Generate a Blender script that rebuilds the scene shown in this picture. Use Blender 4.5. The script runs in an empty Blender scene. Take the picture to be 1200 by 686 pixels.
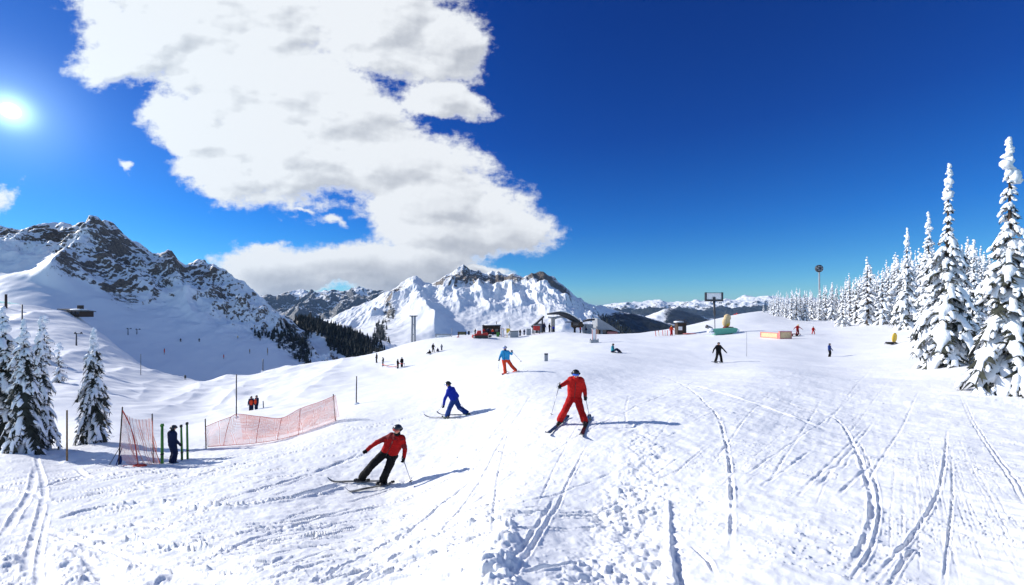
import bpy, bmesh, math, random
import numpy as np
from mathutils import Vector, Matrix, noise as mnoise

R = math.radians
SC = bpy.context.scene
COL = SC.collection
F, CX, HY = 500.0, 600.0, 365.0          # focal length, optical axis and eye level, in photo pixels

# ------------------------------------------------------------------ camera
cam = bpy.data.cameras.new('camera')
cam.sensor_width = 36.0
cam.lens = 36.0 * F / 1200.0
cam.shift_y = (HY - 343.0) / 1200.0
cam.clip_start = 0.1
cam.clip_end = 90000.0
cam_o = bpy.data.objects.new('camera', cam)
cam_o.rotation_euler = (R(90), 0, 0)
COL.objects.link(cam_o)
SC.camera = cam_o

# ------------------------------------------------------------------ exposure
SC.view_settings.view_transform = 'Standard'
SC.view_settings.look = 'None'
SC.view_settings.exposure = 0.23
SC.view_settings.gamma = 1.0
SC.view_settings.use_curve_mapping = False
SC.cycles.max_bounces = 6
SC.cycles.diffuse_bounces = 3
SC.cycles.transparent_max_bounces = 12
SC.cycles.volume_bounces = 0
SC.cycles.use_denoising = True
SC.cycles.denoiser = 'OPENIMAGEDENOISE'
SC.cycles.denoising_input_passes = 'RGB_ALBEDO_NORMAL'
SC.cycles.denoising_prefilter = 'ACCURATE'

SUN_AZ, SUN_EL = -74.0, 26.0              # azimuth from straight ahead (negative = left), elevation


def direction(az, el):
    return Vector((math.sin(R(az)) * math.cos(R(el)), math.cos(R(az)) * math.cos(R(el)), math.sin(R(el))))


# ------------------------------------------------------------------ node helper
class NT:
    """tiny wrapper that writes node trees as expressions"""
    def __init__(self, nt):
        self.nt = nt

    def new(self, t, **kw):
        n = self.nt.nodes.new(t)
        for k, v in kw.items():
            setattr(n, k, v)
        return n

    def link(self, a, b):
        self.nt.links.new(a, b)

    def put(self, sock, v):
        if hasattr(v, 'is_output') or isinstance(v, bpy.types.NodeSocket):
            self.link(v, sock)
        else:
            sock.default_value = v

    def m(self, op, a, b=0.0, c=0.0, clamp=False):
        n = self.new('ShaderNodeMath', operation=op, use_clamp=clamp)
        self.put(n.inputs[0], a)
        self.put(n.inputs[1], b)
        self.put(n.inputs[2], c)
        return n.outputs[0]

    def v(self, op, a, b=(0, 0, 0), s=1.0):
        n = self.new('ShaderNodeVectorMath', operation=op)
        self.put(n.inputs[0], a)
        self.put(n.inputs[1], b)
        if op == 'SCALE':
            self.put(n.inputs[3], s)
        return n.outputs['Value'] if op in ('DOT_PRODUCT', 'LENGTH', 'DISTANCE') else n.outputs[0]

    def noise(self, vec, scale, detail=4.0, rough=0.5, dist=0.0, col=False, dims='3D'):
        n = self.new('ShaderNodeTexNoise', noise_dimensions=dims)
        if vec is not None:
            self.link(vec, n.inputs['Vector'])
        n.inputs['Scale'].default_value = scale
        n.inputs['Detail'].default_value = detail
        n.inputs['Roughness'].default_value = rough
        n.inputs['Distortion'].default_value = dist
        return n.outputs['Color'] if col else n.outputs['Fac']

    def rng(self, x, a, b, c=0.0, d=1.0, smooth=True):
        n = self.new('ShaderNodeMapRange')
        n.interpolation_type = 'SMOOTHSTEP' if smooth else 'LINEAR'
        self.put(n.inputs[0], x)
        for i, q in enumerate((a, b, c, d)):
            self.put(n.inputs[1 + i], q)
        return n.outputs[0]

    def mixc(self, f, a, b, blend='MIX'):
        n = self.new('ShaderNodeMix', data_type='RGBA', blend_type=blend)
        self.put(n.inputs[0], f)
        for s, q in ((n.inputs[6], a), (n.inputs[7], b)):
            if isinstance(q, tuple) and len(q) == 3:
                q = q + (1,)
            self.put(s, q)
        return n.outputs[2]

    def mapping(self, vec, loc=(0, 0, 0), rot=(0, 0, 0), scale=(1, 1, 1)):
        n = self.new('ShaderNodeMapping')
        self.link(vec, n.inputs[0])
        n.inputs[1].default_value = loc
        n.inputs[2].default_value = rot
        n.inputs[3].default_value = scale
        return n.outputs[0]


# ------------------------------------------------------------------ world: sky, clouds, solar disc
world = bpy.data.worlds.new('World')
SC.world = world
world.use_nodes = True
wt = world.node_tree
wt.nodes.clear()
W = NT(wt)
sky = W.new('ShaderNodeTexSky', sky_type='NISHITA')
sky.sun_disc = False
sky.sun_elevation = R(SUN_EL)
sky.sun_rotation = R(SUN_AZ)
sky.altitude = 1900.0
sky.air_density = 1.0
sky.dust_density = 0.25
sky.ozone_density = 3.0
dirv = W.new('ShaderNodeTexCoord').outputs['Generated']
sep = W.new('ShaderNodeSeparateXYZ')
W.link(dirv, sep.inputs[0])
dx, dy, dz = sep.outputs
# deepen the blue overhead the way a polarised, high-altitude sky does
hsv = W.new('ShaderNodeHueSaturation')
hsv.inputs['Hue'].default_value = 0.5
hsv.inputs['Saturation'].default_value = 1.32
hsv.inputs['Value'].default_value = 1.0
W.link(sky.outputs[0], hsv.inputs['Color'])
elev = W.m('ARCSINE', dz)
azim = W.m('ARCTAN2', dx, dy)
grade = W.new('ShaderNodeValToRGB')
W.link(W.rng(elev, 0.0, 0.75, smooth=False), grade.inputs[0])
er = grade.color_ramp
er.elements[0].position = 0.0
er.elements[0].color = (0.74, 1.05, 1.05, 1)
er.elements[1].position = 1.0
er.elements[1].color = (0.07, 0.36, 0.95, 1)
for p_, c_ in ((0.09, (0.48, 0.98, 1.22)), (0.25, (0.23, 0.77, 1.28)), (0.5, (0.13, 0.50, 1.10))):
    e_ = er.elements.new(p_)
    e_.color = c_ + (1,)
skyc = W.mixc(1.0, hsv.outputs[0], grade.outputs[0], 'MULTIPLY')

# clouds live on the sky: coordinates are sky directions on a plane due north of the viewer
yy = W.m('MAXIMUM', dy, 0.03)
cu = W.m('MULTIPLY_ADD', W.m('DIVIDE', dx, yy), F / 100, CX / 100)
cv = W.m('MULTIPLY_ADD', W.m('DIVIDE', dz, yy), -F / 100, HY / 100)
cmb = W.new('ShaderNodeCombineXYZ')
W.link(cu, cmb.inputs[0])
W.link(cv, cmb.inputs[1])

# (centre x, centre y, half length, half width, tilt in degrees)
CLOUD = [(2.55, 0.1, 1.75, 1.00, 12), (1.75, 0.45, 0.95, 0.55, -18), (3.1, 0.9, 1.55, 0.95, 25), (4.5, 0.2, 1.15, 0.75, 20),
         (3.3, 1.75, 1.35, 0.75, 8), (2.7, 1.95, 0.75, 0.45, 12), (4.6, 1.9, 1.15, 0.62, 18), (5.1, 2.35, 1.1, 0.52, 14),
         (5.75, 2.55, 0.82, 0.42, 8), (5.2, 1.17, 0.58, 0.24, 12), (5.15, 2.72, 0.85, 0.36, 4), (3.9, 1.3, 1.0, 0.7, 20),
         (4.2, 3.1, 1.8, 0.30, -1), (3.3, 3.15, 0.95, 0.30, 2), (4.95, 3.02, 0.7, 0.32, 4), (5.55, 3.16, 0.45, 0.09, 0),
         (5.2, 0.5, 0.75, 0.5, 40), (2.2, 1.5, 0.6, 0.42, 35)]
WISP = [(0.05, 2.33, 0.17, 0.22, 60), (1.49, 1.98, 0.13, 0.06, 50), (3.5, 2.45, 0.2, 0.035, 25),
        (3.95, 2.62, 0.3, 0.07, 8)]


def cloud_group():
    g = bpy.data.node_groups.new('cloud_density', 'ShaderNodeTree')
    g.interface.new_socket('P', in_out='INPUT', socket_type='NodeSocketVector')
    g.interface.new_socket('Density', in_out='OUTPUT', socket_type='NodeSocketFloat')
    g.interface.new_socket('Soft', in_out='OUTPUT', socket_type='NodeSocketFloat')
    N = NT(g)
    gi = N.new('NodeGroupInput').outputs[0]
    go = N.new('NodeGroupOutput')
    w1 = N.v('SCALE', N.v('SUBTRACT', N.noise(gi, 1.1, 2, 0.5, col=True), (0.5, 0.5, 0.5)), s=0.42)
    w2 = N.v('SCALE', N.v('SUBTRACT', N.noise(gi, 4.5, 3, 0.6, col=True), (0.5, 0.5, 0.5)), s=0.16)
    p = N.v('ADD', gi, N.v('ADD', w1, w2))
    mass = None
    for i, (x, y, a, b, t) in enumerate(CLOUD + WISP):
        q = N.mapping(N.v('SUBTRACT', p, (x, y, 0)), rot=(0, 0, -R(t)))
        q = N.v('MULTIPLY', q, (1 / a, 1 / b, 0))
        e = N.m('SUBTRACT', 1.0, N.v('LENGTH', q))
        if i >= len(CLOUD):
            e = N.m('MULTIPLY_ADD', e, 0.42, -0.06)
        if mass is None:
            mass = e
        else:
            mass = N.m('SMOOTH_MAX', mass, e, 0.12 if i < len(CLOUD) else 0.01)
    streak = N.mapping(gi, rot=(0, 0, R(-24)), scale=(0.62, 1.25, 1))
    f1 = N.noise(streak, 2.1, 11, 0.60)
    f2 = N.noise(gi, 8.0, 7, 0.64)
    d = N.m('ADD', N.m('MULTIPLY', mass, 0.85), N.m('ADD', N.m('MULTIPLY_ADD', f1, 1.15, -0.53), N.m('MULTIPLY_ADD', f2, 0.40, -0.20)))
    N.link(d, go.inputs[0])
    fs = N.noise(streak, 2.1, 2.5, 0.5)
    N.link(N.m('ADD', N.m('MULTIPLY', mass, 0.85), N.m('MULTIPLY_ADD', fs, 1.3, -0.60)), go.inputs[1])
    return g


cg = cloud_group()


def cloud_at(vec):
    n = W.new('ShaderNodeGroup', node_tree=cg)
    W.link(vec, n.inputs[0])
    return n.outputs[0], n.outputs[1]


P0 = cmb.outputs[0]
d0, s0 = cloud_at(P0)
dn, _ = cloud_at(W.v('ADD', P0, (-0.045, -0.05, 0)))
_, s1 = cloud_at(W.v('ADD', P0, (-0.14, -0.12, 0)))
_, s2 = cloud_at(W.v('ADD', P0, (-0.32, -0.28, 0)))
cover = W.rng(d0, -0.02, 0.27)
thick = W.rng(s0, 0.05, 0.95)
# sunward optical depth shades the underside and the far side
occ = W.m('ADD', W.m('MULTIPLY', W.m('SUBTRACT', s1, s0), 1.0), W.m('ADD', W.m('MULTIPLY', W.m('SUBTRACT', s2, s0), 0.5), W.m('MULTIPLY', W.m('SUBTRACT', s0, d0), 0.25)))
body = W.m('ADD', W.m('MULTIPLY', W.rng(cu, 3.2, 6.4, smooth=False), 0.34), W.m('MULTIPLY', W.rng(cv, 2.75, 3.3), 0.55))
shade = W.m('ADD', W.m('MULTIPLY', W.rng(occ, -0.18, 0.60), 0.42), W.m('MULTIPLY', thick, body))
shade = W.m('ADD', shade, W.m('MULTIPLY', W.m('SUBTRACT', dn, d0), 0.42))
shade = W.m('MULTIPLY', W.m('ADD', shade, 0.0), W.rng(cover, 0.45, 1.0))
front = W.m('GREATER_THAN', dy, 0.05)
shade = W.m('MULTIPLY', shade, front)
ccol = W.new('ShaderNodeValToRGB')
W.link(shade, ccol.inputs[0])
cr = ccol.color_ramp
cr.elements[0].position = 0.12
cr.elements[0].color = (0.86, 0.89, 0.93, 1)
cr.elements[1].position = 0.95
cr.elements[1].color = (0.30, 0.335, 0.41, 1)
e_ = cr.elements.new(0.5)
e_.color = (0.56, 0.59, 0.65, 1)
cover = W.m('MULTIPLY', cover, front)
# unseen broken cloud, added behind the viewer to brighten the shaded sides
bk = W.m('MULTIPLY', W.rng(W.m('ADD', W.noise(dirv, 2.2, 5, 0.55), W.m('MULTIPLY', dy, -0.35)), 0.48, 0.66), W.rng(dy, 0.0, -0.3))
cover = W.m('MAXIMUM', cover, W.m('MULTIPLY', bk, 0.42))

bg_sky = W.new('ShaderNodeBackground')
bg_sky.inputs[1].default_value = 0.085
W.link(skyc, bg_sky.inputs[0])
bg_cl = W.new('ShaderNodeBackground')
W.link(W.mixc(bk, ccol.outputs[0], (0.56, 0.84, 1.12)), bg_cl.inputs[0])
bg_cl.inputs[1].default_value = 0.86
mixs = W.new('ShaderNodeMixShader')
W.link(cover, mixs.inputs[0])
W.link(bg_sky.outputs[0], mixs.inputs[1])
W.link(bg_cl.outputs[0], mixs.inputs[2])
# the sun as it is seen in the sky: a small bright disc in its aureole
vis = Vector(((12 - CX) / F, 1.0, (HY - 130) / F)).normalized()
dot = W.v('DOT_PRODUCT', dirv, tuple(vis))
dot = W.m('MAXIMUM', dot, 0.0)
disc = W.rng(dot, math.cos(R(0.66)), math.cos(R(0.12)))
halo = W.m('ADD', W.m('ADD', W.m('MULTIPLY', W.m('POWER', dot, 4500.0), 1.2), W.m('MULTIPLY', W.m('POWER', dot, 500.0), 0.28)), W.m('MULTIPLY', W.m('POWER', dot, 60.0), 0.07))
wide = W.m('ADD', W.m('MULTIPLY', W.m('POWER', dot, 12.0), 0.045), W.m('MULTIPLY', W.m('POWER', dot, 4.0), 0.012))
bg_sun = W.new('ShaderNodeBackground')
bg_sun.inputs[0].default_value = (0.62, 0.88, 1.0, 1)
W.link(W.m('ADD', W.m('MULTIPLY', disc, 6.0), halo), bg_sun.inputs[1])
bg_aur = W.new('ShaderNodeBackground')
bg_aur.inputs[0].default_value = (0.13, 0.66, 1.0, 1)
W.link(wide, bg_aur.inputs[1])
add0 = W.new('ShaderNodeAddShader')
W.link(bg_sun.outputs[0], add0.inputs[0])
W.link(bg_aur.outputs[0], add0.inputs[1])
adds = W.new('ShaderNodeAddShader')
W.link(mixs.outputs[0], adds.inputs[0])
W.link(add0.outputs[0], adds.inputs[1])
wout = W.new('ShaderNodeOutputWorld')
W.link(adds.outputs[0], wout.inputs[0])
world.cycles.sampling_method = 'MANUAL'
world.cycles.sample_map_resolution = 512

# ------------------------------------------------------------------ sun lamp
sl = bpy.data.lights.new('sun', 'SUN')
sl.energy = 5.0
sl.angle = R(0.53)
sl.color = (1.0, 0.955, 0.89)
so = bpy.data.objects.new('sun', sl)
so.rotation_euler = direction(SUN_AZ, SUN_EL).to_track_quat('Z', 'Y').to_euler()
so.location = direction(SUN_AZ, SUN_EL) * 300
COL.objects.link(so)


# ------------------------------------------------------------------ general helpers
def tag(o, label=None, cat=None, group=None, kind=None):
    for k, v in (('label', label), ('category', cat), ('group', group), ('kind', kind)):
        if v:
            o[k] = v
    return o


def empty(name, loc, rz=0.0, label=None, cat=None, group=None):
    o = bpy.data.objects.new(name, None)
    o.location = loc
    o.rotation_euler = (0, 0, rz)
    o.empty_display_size = 0.2
    COL.objects.link(o)
    return tag(o, label, cat, group)


def link_mesh(name, me, parent=None, loc=None):
    o = bpy.data.objects.new(name, me)
    COL.objects.link(o)
    if parent is not None:
        o.parent = parent
    if loc is not None:
        o.location = loc
    return o


def copy_tree(o, parent=None):
    c = o.copy()
    COL.objects.link(c)
    c.parent = parent
    for ch in list(o.children):
        copy_tree(ch, c)
    return c


def grid_mesh(name, co, nr, nc, smooth=True):
    """co: (nr*nc, 3) array, row by row"""
    me = bpy.data.meshes.new(name)
    me.vertices.add(nr * nc)
    me.vertices.foreach_set('co', co.astype(np.float32).ravel())
    r = np.arange(nr - 1)[:, None]
    c = np.arange(nc - 1)[None, :]
    a = (r * nc + c)
    q = np.stack([a, a + 1, a + nc + 1, a + nc], -1).reshape(-1, 4)
    nq = len(q)
    me.loops.add(nq * 4)
    me.loops.foreach_set('vertex_index', q.ravel().astype(np.int32))
    me.polygons.add(nq)
    me.polygons.foreach_set('loop_start', np.arange(0, nq * 4, 4, dtype=np.int32))
    me.polygons.foreach_set('loop_total', np.full(nq, 4, dtype=np.int32))
    me.polygons.foreach_set('use_smooth', np.full(nq, smooth))
    me.update(calc_edges=True)
    return me


def set_attr(me, name, arr):
    a = me.attributes.new(name, 'FLOAT', 'POINT')
    a.data.foreach_set('value', arr.astype(np.float32).ravel())


class MB:
    """collects shapes, then becomes ONE mesh object"""
    def __init__(self):
        self.v, self.f, self.m, self.s = [], [], [], []

    def add(self, vs, fs, mat=0, smooth=False):
        n = len(self.v)
        self.v += [tuple(p) for p in vs]
        for f in fs:
            self.f.append(tuple(i + n for i in f))
            self.m.append(mat)
            self.s.append(smooth)
        return self

    def box(self, c, s, rz=0.0, mat=0, rx=0.0, ry=0.0, bev=0.0):
        """box of full size s round c, with chamfered vertical edges when bev > 0"""
        x, y, z = s[0] / 2, s[1] / 2, s[2] / 2
        M = Matrix.Rotation(rz, 3, 'Z') @ Matrix.Rotation(ry, 3, 'Y') @ Matrix.Rotation(rx, 3, 'X')
        if bev > 0:
            b = min(bev, x * .9, y * .9, z * .9)
            rings = []
            for zz, k in ((-z, b), (-z + b, 0), (z - b, 0), (z, b)):
                xx, y2 = x - k, y - k
                rings.append([(xx - b, -y2, zz), (xx, -y2 + b, zz), (xx, y2 - b, zz), (xx - b, y2, zz),
                              (-xx + b, y2, zz), (-xx, y2 - b, zz), (-xx, -y2 + b, zz), (-xx + b, -y2, zz)])
            vs = [Vector(c) + M @ Vector(p) for r in rings for p in r]
            fs = [(7, 6, 5, 4, 3, 2, 1, 0), tuple(range(24, 32))]
            for i in range(3):
                for k in range(8):
                    fs.append((i * 8 + k, i * 8 + (k + 1) % 8, i * 8 + 8 + (k + 1) % 8, i * 8 + 8 + k))
            return self.add(vs, fs, mat)
        vs = [Vector(c) + M @ Vector(p) for p in ((-x, -y, -z), (x, -y, -z), (x, y, -z), (-x, y, -z), (-x, -y, z), (x, -y, z), (x, y, z), (-x, y, z))]
        return self.add(vs, [(0, 3, 2, 1), (4, 5, 6, 7), (0, 1, 5, 4), (1, 2, 6, 5), (2, 3, 7, 6), (3, 0, 4, 7)], mat)

    def tube(self, pts, rad, n=8, mat=0, smooth=True, cap=True, flat=1.0):
        pts = [Vector(p) for p in pts]
        if not hasattr(rad, '__len__'):
            rad = [rad] * len(pts)
        vs = []
        for i, p in enumerate(pts):
            t = (pts[min(i + 1, len(pts) - 1)] - pts[max(i - 1, 0)])
            t = t.normalized() if t.length > 1e-9 else Vector((0, 0, 1))
            ref = Vector((0, 0, 1)) if abs(t.z) < 0.9 else Vector((0, 1, 0))
            a = t.cross(ref).normalized()
            b = a.cross(t).normalized()
            for k in range(n):
                g = 2 * math.pi * k / n
                vs.append(p + a * (math.cos(g) * rad[i]) + b * (math.sin(g) * rad[i] * flat))
        fs = []
        for i in range(len(pts) - 1):
            for k in range(n):
                fs.append((i * n + k, i * n + (k + 1) % n, (i + 1) * n + (k + 1) % n, (i + 1) * n + k))
        if cap:
            fs.append(tuple(range(n - 1, -1, -1)))
            fs.append(tuple(range((len(pts) - 1) * n, len(pts) * n)))
        return self.add(vs, fs, mat, smooth)

    def ball(self, c, r, nu=12, nv=8, mat=0, M=None, jitter=0.0, seed=0):
        if not hasattr(r, '__len__'):
            r = (r, r, r)
        rnd = random.Random(seed)
        vs = [Vector((0, 0, -1))]
        for i in range(1, nv):
            a = math.pi * i / nv - math.pi / 2
            for k in range(nu):
                g = 2 * math.pi * k / nu
                vs.append(Vector((math.cos(a) * math.cos(g), math.cos(a) * math.sin(g), math.sin(a))))
        vs.append(Vector((0, 0, 1)))
        o = []
        for p in vs:
            p = Vector((p.x * r[0], p.y * r[1], p.z * r[2])) * (1 + (rnd.random() - .5) * jitter)
            o.append(Vector(c) + (M @ p if M else p))
        fs = [(0, 1 + (k + 1) % nu, 1 + k) for k in range(nu)]
        for i in range(nv - 2):
            for k in range(nu):
                a = 1 + i * nu
                fs.append((a + k, a + (k + 1) % nu, a + nu + (k + 1) % nu, a + nu + k))
        a = 1 + (nv - 2) * nu
        fs += [(a + k, a + (k + 1) % nu, len(vs) - 1) for k in range(nu)]
        return self.add(o, fs, mat, True)

    def prism(self, poly, y0, y1, mat=0):
        """outline in x,z pushed from y0 to y1"""
        n = len(poly)
        vs = [(p[0], y0, p[1]) for p in poly] + [(p[0], y1, p[1]) for p in poly]
        fs = [tuple(range(n)), tuple(range(2 * n - 1, n - 1, -1))]
        fs += [(i, i + n, (i + 1) % n + n, (i + 1) % n) for i in range(n)]
        return self.add(vs, fs, mat)

    def mesh(self, name, mats):
        me = bpy.data.meshes.new(name)
        me.from_pydata(self.v, [], self.f)
        for m in (mats if isinstance(mats, (list, tuple)) else [mats]):
            me.materials.append(m)
        me.polygons.foreach_set('material_index', self.m)
        me.polygons.foreach_set('use_smooth', self.s)
        bm = bmesh.new()
        bm.from_mesh(me)
        bmesh.ops.recalc_face_normals(bm, faces=bm.faces)
        bm.to_mesh(me)
        bm.free()
        me.update()
        return me

    def build(self, name, mats, parent=None, loc=None):
        return link_mesh(name, self.mesh(name, mats), parent, loc)


# ------------------------------------------------------------------ materials
def mat(name, col, rough=0.6, vary=0.12, scale=6.0, bump=0.0, bscale=30.0, metal=0.0, spec=0.4, sheen=0.0, coat=0.0):
    m = bpy.data.materials.new(name)
    m.use_nodes = True
    N = NT(m.node_tree)
    b = m.node_tree.nodes['Principled BSDF']
    tc = N.new('ShaderNodeTexCoord').outputs['Object']
    n = N.noise(tc, scale, 5, 0.6)
    dark = tuple(c * (1 - vary) for c in col)
    lite = tuple(min(1, c * (1 + vary)) for c in col)
    N.link(N.mixc(N.rng(n, 0.3, 0.7), dark, lite), b.inputs['Base Color'])
    b.inputs['Roughness'].default_value = rough
    b.inputs['Metallic'].default_value = metal
    b.inputs['Specular IOR Level'].default_value = spec
    b.inputs['Coat Weight'].default_value = coat
    b.inputs['Sheen Weight'].default_value = sheen
    if bump > 0:
        bn = N.new('ShaderNodeBump')
        bn.inputs['Strength'].default_value = 1.0
        bn.inputs['Distance'].default_value = bump
        N.link(N.noise(tc, bscale, 4, 0.6), bn.inputs['Height'])
        N.link(bn.outputs[0], b.inputs['Normal'])
    return m


def snow_mat(name, rock=False, near=False, rockcol=((0.055, 0.047, 0.040), (0.26, 0.205, 0.16)), rscale=0.25, wood=False):
    m = bpy.data.materials.new(name)
    m.use_nodes = True
    N = NT(m.node_tree)
    b = m.node_tree.nodes['Principled BSDF']
    geo = N.new('ShaderNodeNewGeometry')
    pos = geo.outputs['Position']
    c = N.mixc(N.noise(pos, 0.35, 4, 0.6), (0.84, 0.862, 0.888), (0.91, 0.92, 0.93))
    rough = 0.55
    h = None
    if near:
        h = N.m('ADD', N.m('MULTIPLY', N.noise(pos, 9.0, 6, 0.62), 0.008), N.m('MULTIPLY', N.noise(pos, 55.0, 4, 0.65), 0.0025))
        # loose crumbs on the groomed surface, their little shadows painted in as grey
        vo = N.new('ShaderNodeTexVoronoi')
        N.link(pos, vo.inputs['Vector'])
        vo.inputs['Scale'].default_value = 7.0
        sp = N.m('MULTIPLY', N.rng(vo.outputs['Distance'], 0.16, 0.05), N.rng(N.noise(pos, 1.3, 3, 0.6), 0.50, 0.66))
        h = N.m('ADD', h, N.m('MULTIPLY', sp, 0.012))
        c = N.mixc(N.m('MULTIPLY', sp, 0.5), c, (0.40, 0.42, 0.46))
    elif not rock:
        h = N.m('MULTIPLY', N.noise(pos, 1.2, 6, 0.6), 0.06)
    if rock:
        at = N.new('ShaderNodeAttribute', attribute_name='rock')
        r1 = N.noise(pos, rscale, 7, 0.68)
        r2 = N.noise(pos, rscale * 4.2, 5, 0.7)
        mask = N.rng(N.m('ADD', at.outputs['Fac'], N.m('ADD', N.m('MULTIPLY_ADD', r1, 1.4, -0.70), N.m('MULTIPLY_ADD', r2, 1.5, -0.75))), 0.44, 0.56)
        rc = N.mixc(N.rng(r2, 0.3, 0.75), rockcol[0], rockcol[1])
        c = N.mixc(mask, c, rc)
        h = N.m('ADD', N.m('MULTIPLY', N.m('MULTIPLY', r1, N.m('MULTIPLY_ADD', mask, 0.9, 0.06)), 1.4 / (rscale * 4)), N.m('MULTIPLY', N.m('MULTIPLY', r2, N.m('MULTIPLY_ADD', mask, 1.0, 0.0)), 0.35 / (rscale * 4)))
        if wood:
            at2 = N.new('ShaderNodeAttribute', attribute_name='wood')
            w1 = N.noise(pos, rscale * 1.6, 6, 0.72)
            wm = N.rng(N.m('ADD', at2.outputs['Fac'], N.m('MULTIPLY_ADD', w1, 1.2, -0.6)), 0.42, 0.58)
            c = N.mixc(wm, c, (0.012, 0.017, 0.020))
        N.link(c, b.inputs['Base Color'])
    N.link(c, b.inputs['Base Color'])
    b.inputs['Roughness'].default_value = rough
    b.inputs['Specular IOR Level'].default_value = 0.25
    if h is not None:
        bn = N.new('ShaderNodeBump')
        bn.inputs['Strength'].default_value = 1.0
        bn.inputs['Distance'].default_value = 1.0 if not near else 0.8
        N.link(h, bn.inputs['Height'])
        N.link(bn.outputs[0], b.inputs['Normal'])
    return m


# ------------------------------------------------------------------ noise on arrays
def _hash(ix, iy, seed):
    h = (ix.astype(np.int64) * 374761393 + iy.astype(np.int64) * 668265263 + seed * 1442695041) & 0xFFFFFFFF
    h = ((h ^ (h >> 13)) * 1274126177) & 0xFFFFFFFF
    return ((h ^ (h >> 16)) & 0xFFFF).astype(np.float64) / 65535.0


def perlin(x, y, seed=0):
    ix, iy = np.floor(x), np.floor(y)
    fx, fy = x - ix, y - iy
    u, v = fx * fx * fx * (fx * (fx * 6 - 15) + 10), fy * fy * fy * (fy * (fy * 6 - 15) + 10)

    def g(i, j):
        a = _hash(ix + i, iy + j, seed) * 2 * math.pi
        return np.cos(a) * (fx - i) + np.sin(a) * (fy - j)
    a, b, c, d = g(0, 0), g(1, 0), g(0, 1), g(1, 1)
    return ((a + (b - a) * u) * (1 - v) + (c + (d - c) * u) * v) * 1.5


def fbm(x, y, n=4, seed=0, gain=0.5):
    s, a, f = 0, 1.0, 1.0
    for i in range(n):
        s = s + a * perlin(x * f, y * f, seed + i * 17)
        a *= gain
        f *= 2.03
    return s


def ridged(x, y, n=4, seed=0, gain=0.5):
    s, a, f = 0, 1.0, 1.0
    w = 1.0
    for i in range(n):
        r = (1 - np.abs(perlin(x * f, y * f, seed + i * 31))) ** 2
        s = s + a * r * w
        w = np.clip(r * 1.4, 0, 1)
        a *= gain
        f *= 2.07
    return s


def sstep(x, a, b):
    t = np.clip((x - a) / (b - a), 0, 1)
    return t * t * (3 - 2 * t)

# ------------------------------------------------------------------ the ski slope: height field from surveyed points
# (photo column, photo row, depth in metres) of points of the snow surface
CTRL = [(600, 686, 3.5), (0, 686, 6.2), (1200, 686, 3.2), (300, 686, 4.6), (900, 686, 3.3),
        (0, 600, 9.6), (0, 540, 14.2), (75, 543, 14.8), (105, 520, 19), (20, 530, 16), (165, 546, 14.3), (210, 544, 14.7),
        (243, 525, 17.5), (395, 495, 19.5), (450, 572, 11.2), (300, 600, 8.8), (300, 545, 13.2), (665, 500, 12.5),
        (600, 600, 6.2), (530, 488, 18.5), (595, 438, 26.5), (640, 425, 34), (505, 415, 76), (455, 436, 68), (842, 425, 36),
        (718, 413, 43), (695, 402, 63), (600, 400, 85), (700, 392, 92), (520, 395, 100), (790, 393, 72), (845, 391, 66), (900, 430, 27),
        (972, 419, 40), (1045, 402, 45), (910, 397, 54), (1110, 430, 23), (1180, 462, 15), (1000, 600, 5.3), (1100, 520, 9),
        (950, 373, 107), (1060, 374, 70), (885, 366, 125), (1200, 405, 27), (825, 380, 115), (1000, 486, 13), (800, 490, 12.5),
        (700, 600, 6.5), (760, 440, 28), (760, 391, 100), (650, 391, 104), (570, 392, 104),
        # the basin on the left
        (298, 483, 45), (277, 489, 32), (200, 508, 30), (140, 500, 28), (60, 520, 22), (312, 434, 100), (240, 446, 105),
        (340, 457, 60), (400, 444, 65), (440, 420, 84), (490, 400, 104), (250, 472, 60), (400, 470, 32), (330, 505, 24),
        (110, 440, 75), (0, 455, 55), (0, 395, 100), (0, 362, 140), (40, 360, 150), (95, 374, 150), (185, 445, 165),
        (105, 400, 115), (170, 428, 115), (300, 455, 165), (380, 445, 165), (60, 470, 45), (200, 455, 75),
        (-150, 570, 11), (-150, 440, 65), (-150, 345, 150), (1350, 480, 12), (1350, 392, 40), (1350, 370, 110)]
CZ = [(600, 1.2, -1.95), (0, 1.2, -2.5), (1200, 1.2, -1.75), (-150, 1.2, -2.7), (1350, 1.2, -1.7), (-150, 4, -3.6), (1350, 4, -2.0),
      (480, 150, -22), (560, 150, -22), (650, 150, -22), (740, 150, -20), (820, 160, -14), (900, 180, -6), (1050, 170, -4), (1200, 170, -3), (1350, 170, -3),
      (0, 260, 0), (150, 260, -25), (300, 260, -40), (450, 260, -50), (600, 260, -60), (750, 260, -55), (900, 260, -25), (1050, 260, -15), (1200, 260, -12),
      (-150, 260, 10), (1350, 260, -12)]
_KW = 2.3
_cp = np.array([(p, math.log(d) * _KW * 100) for p, y, d in CTRL] + [(p, math.log(d) * _KW * 100) for p, d, z in CZ]) / 100.0
_cz = np.array([(HY - y) / F * d for p, y, d in CTRL] + [z for p, d, z in CZ])


def _tps(r2):
    return np.where(r2 > 1e-12, 0.5 * r2 * np.log(r2 + 1e-300), 0.0)


_n = len(_cp)
_K = _tps(((_cp[:, None] - _cp[None]) ** 2).sum(-1)) + np.eye(_n) * 0.004
_Pm = np.hstack([np.ones((_n, 1)), _cp])
_A = np.block([[_K, _Pm], [_Pm.T, np.zeros((3, 3))]])
_sol = np.linalg.solve(_A, np.concatenate([_cz, np.zeros(3)]))


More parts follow.
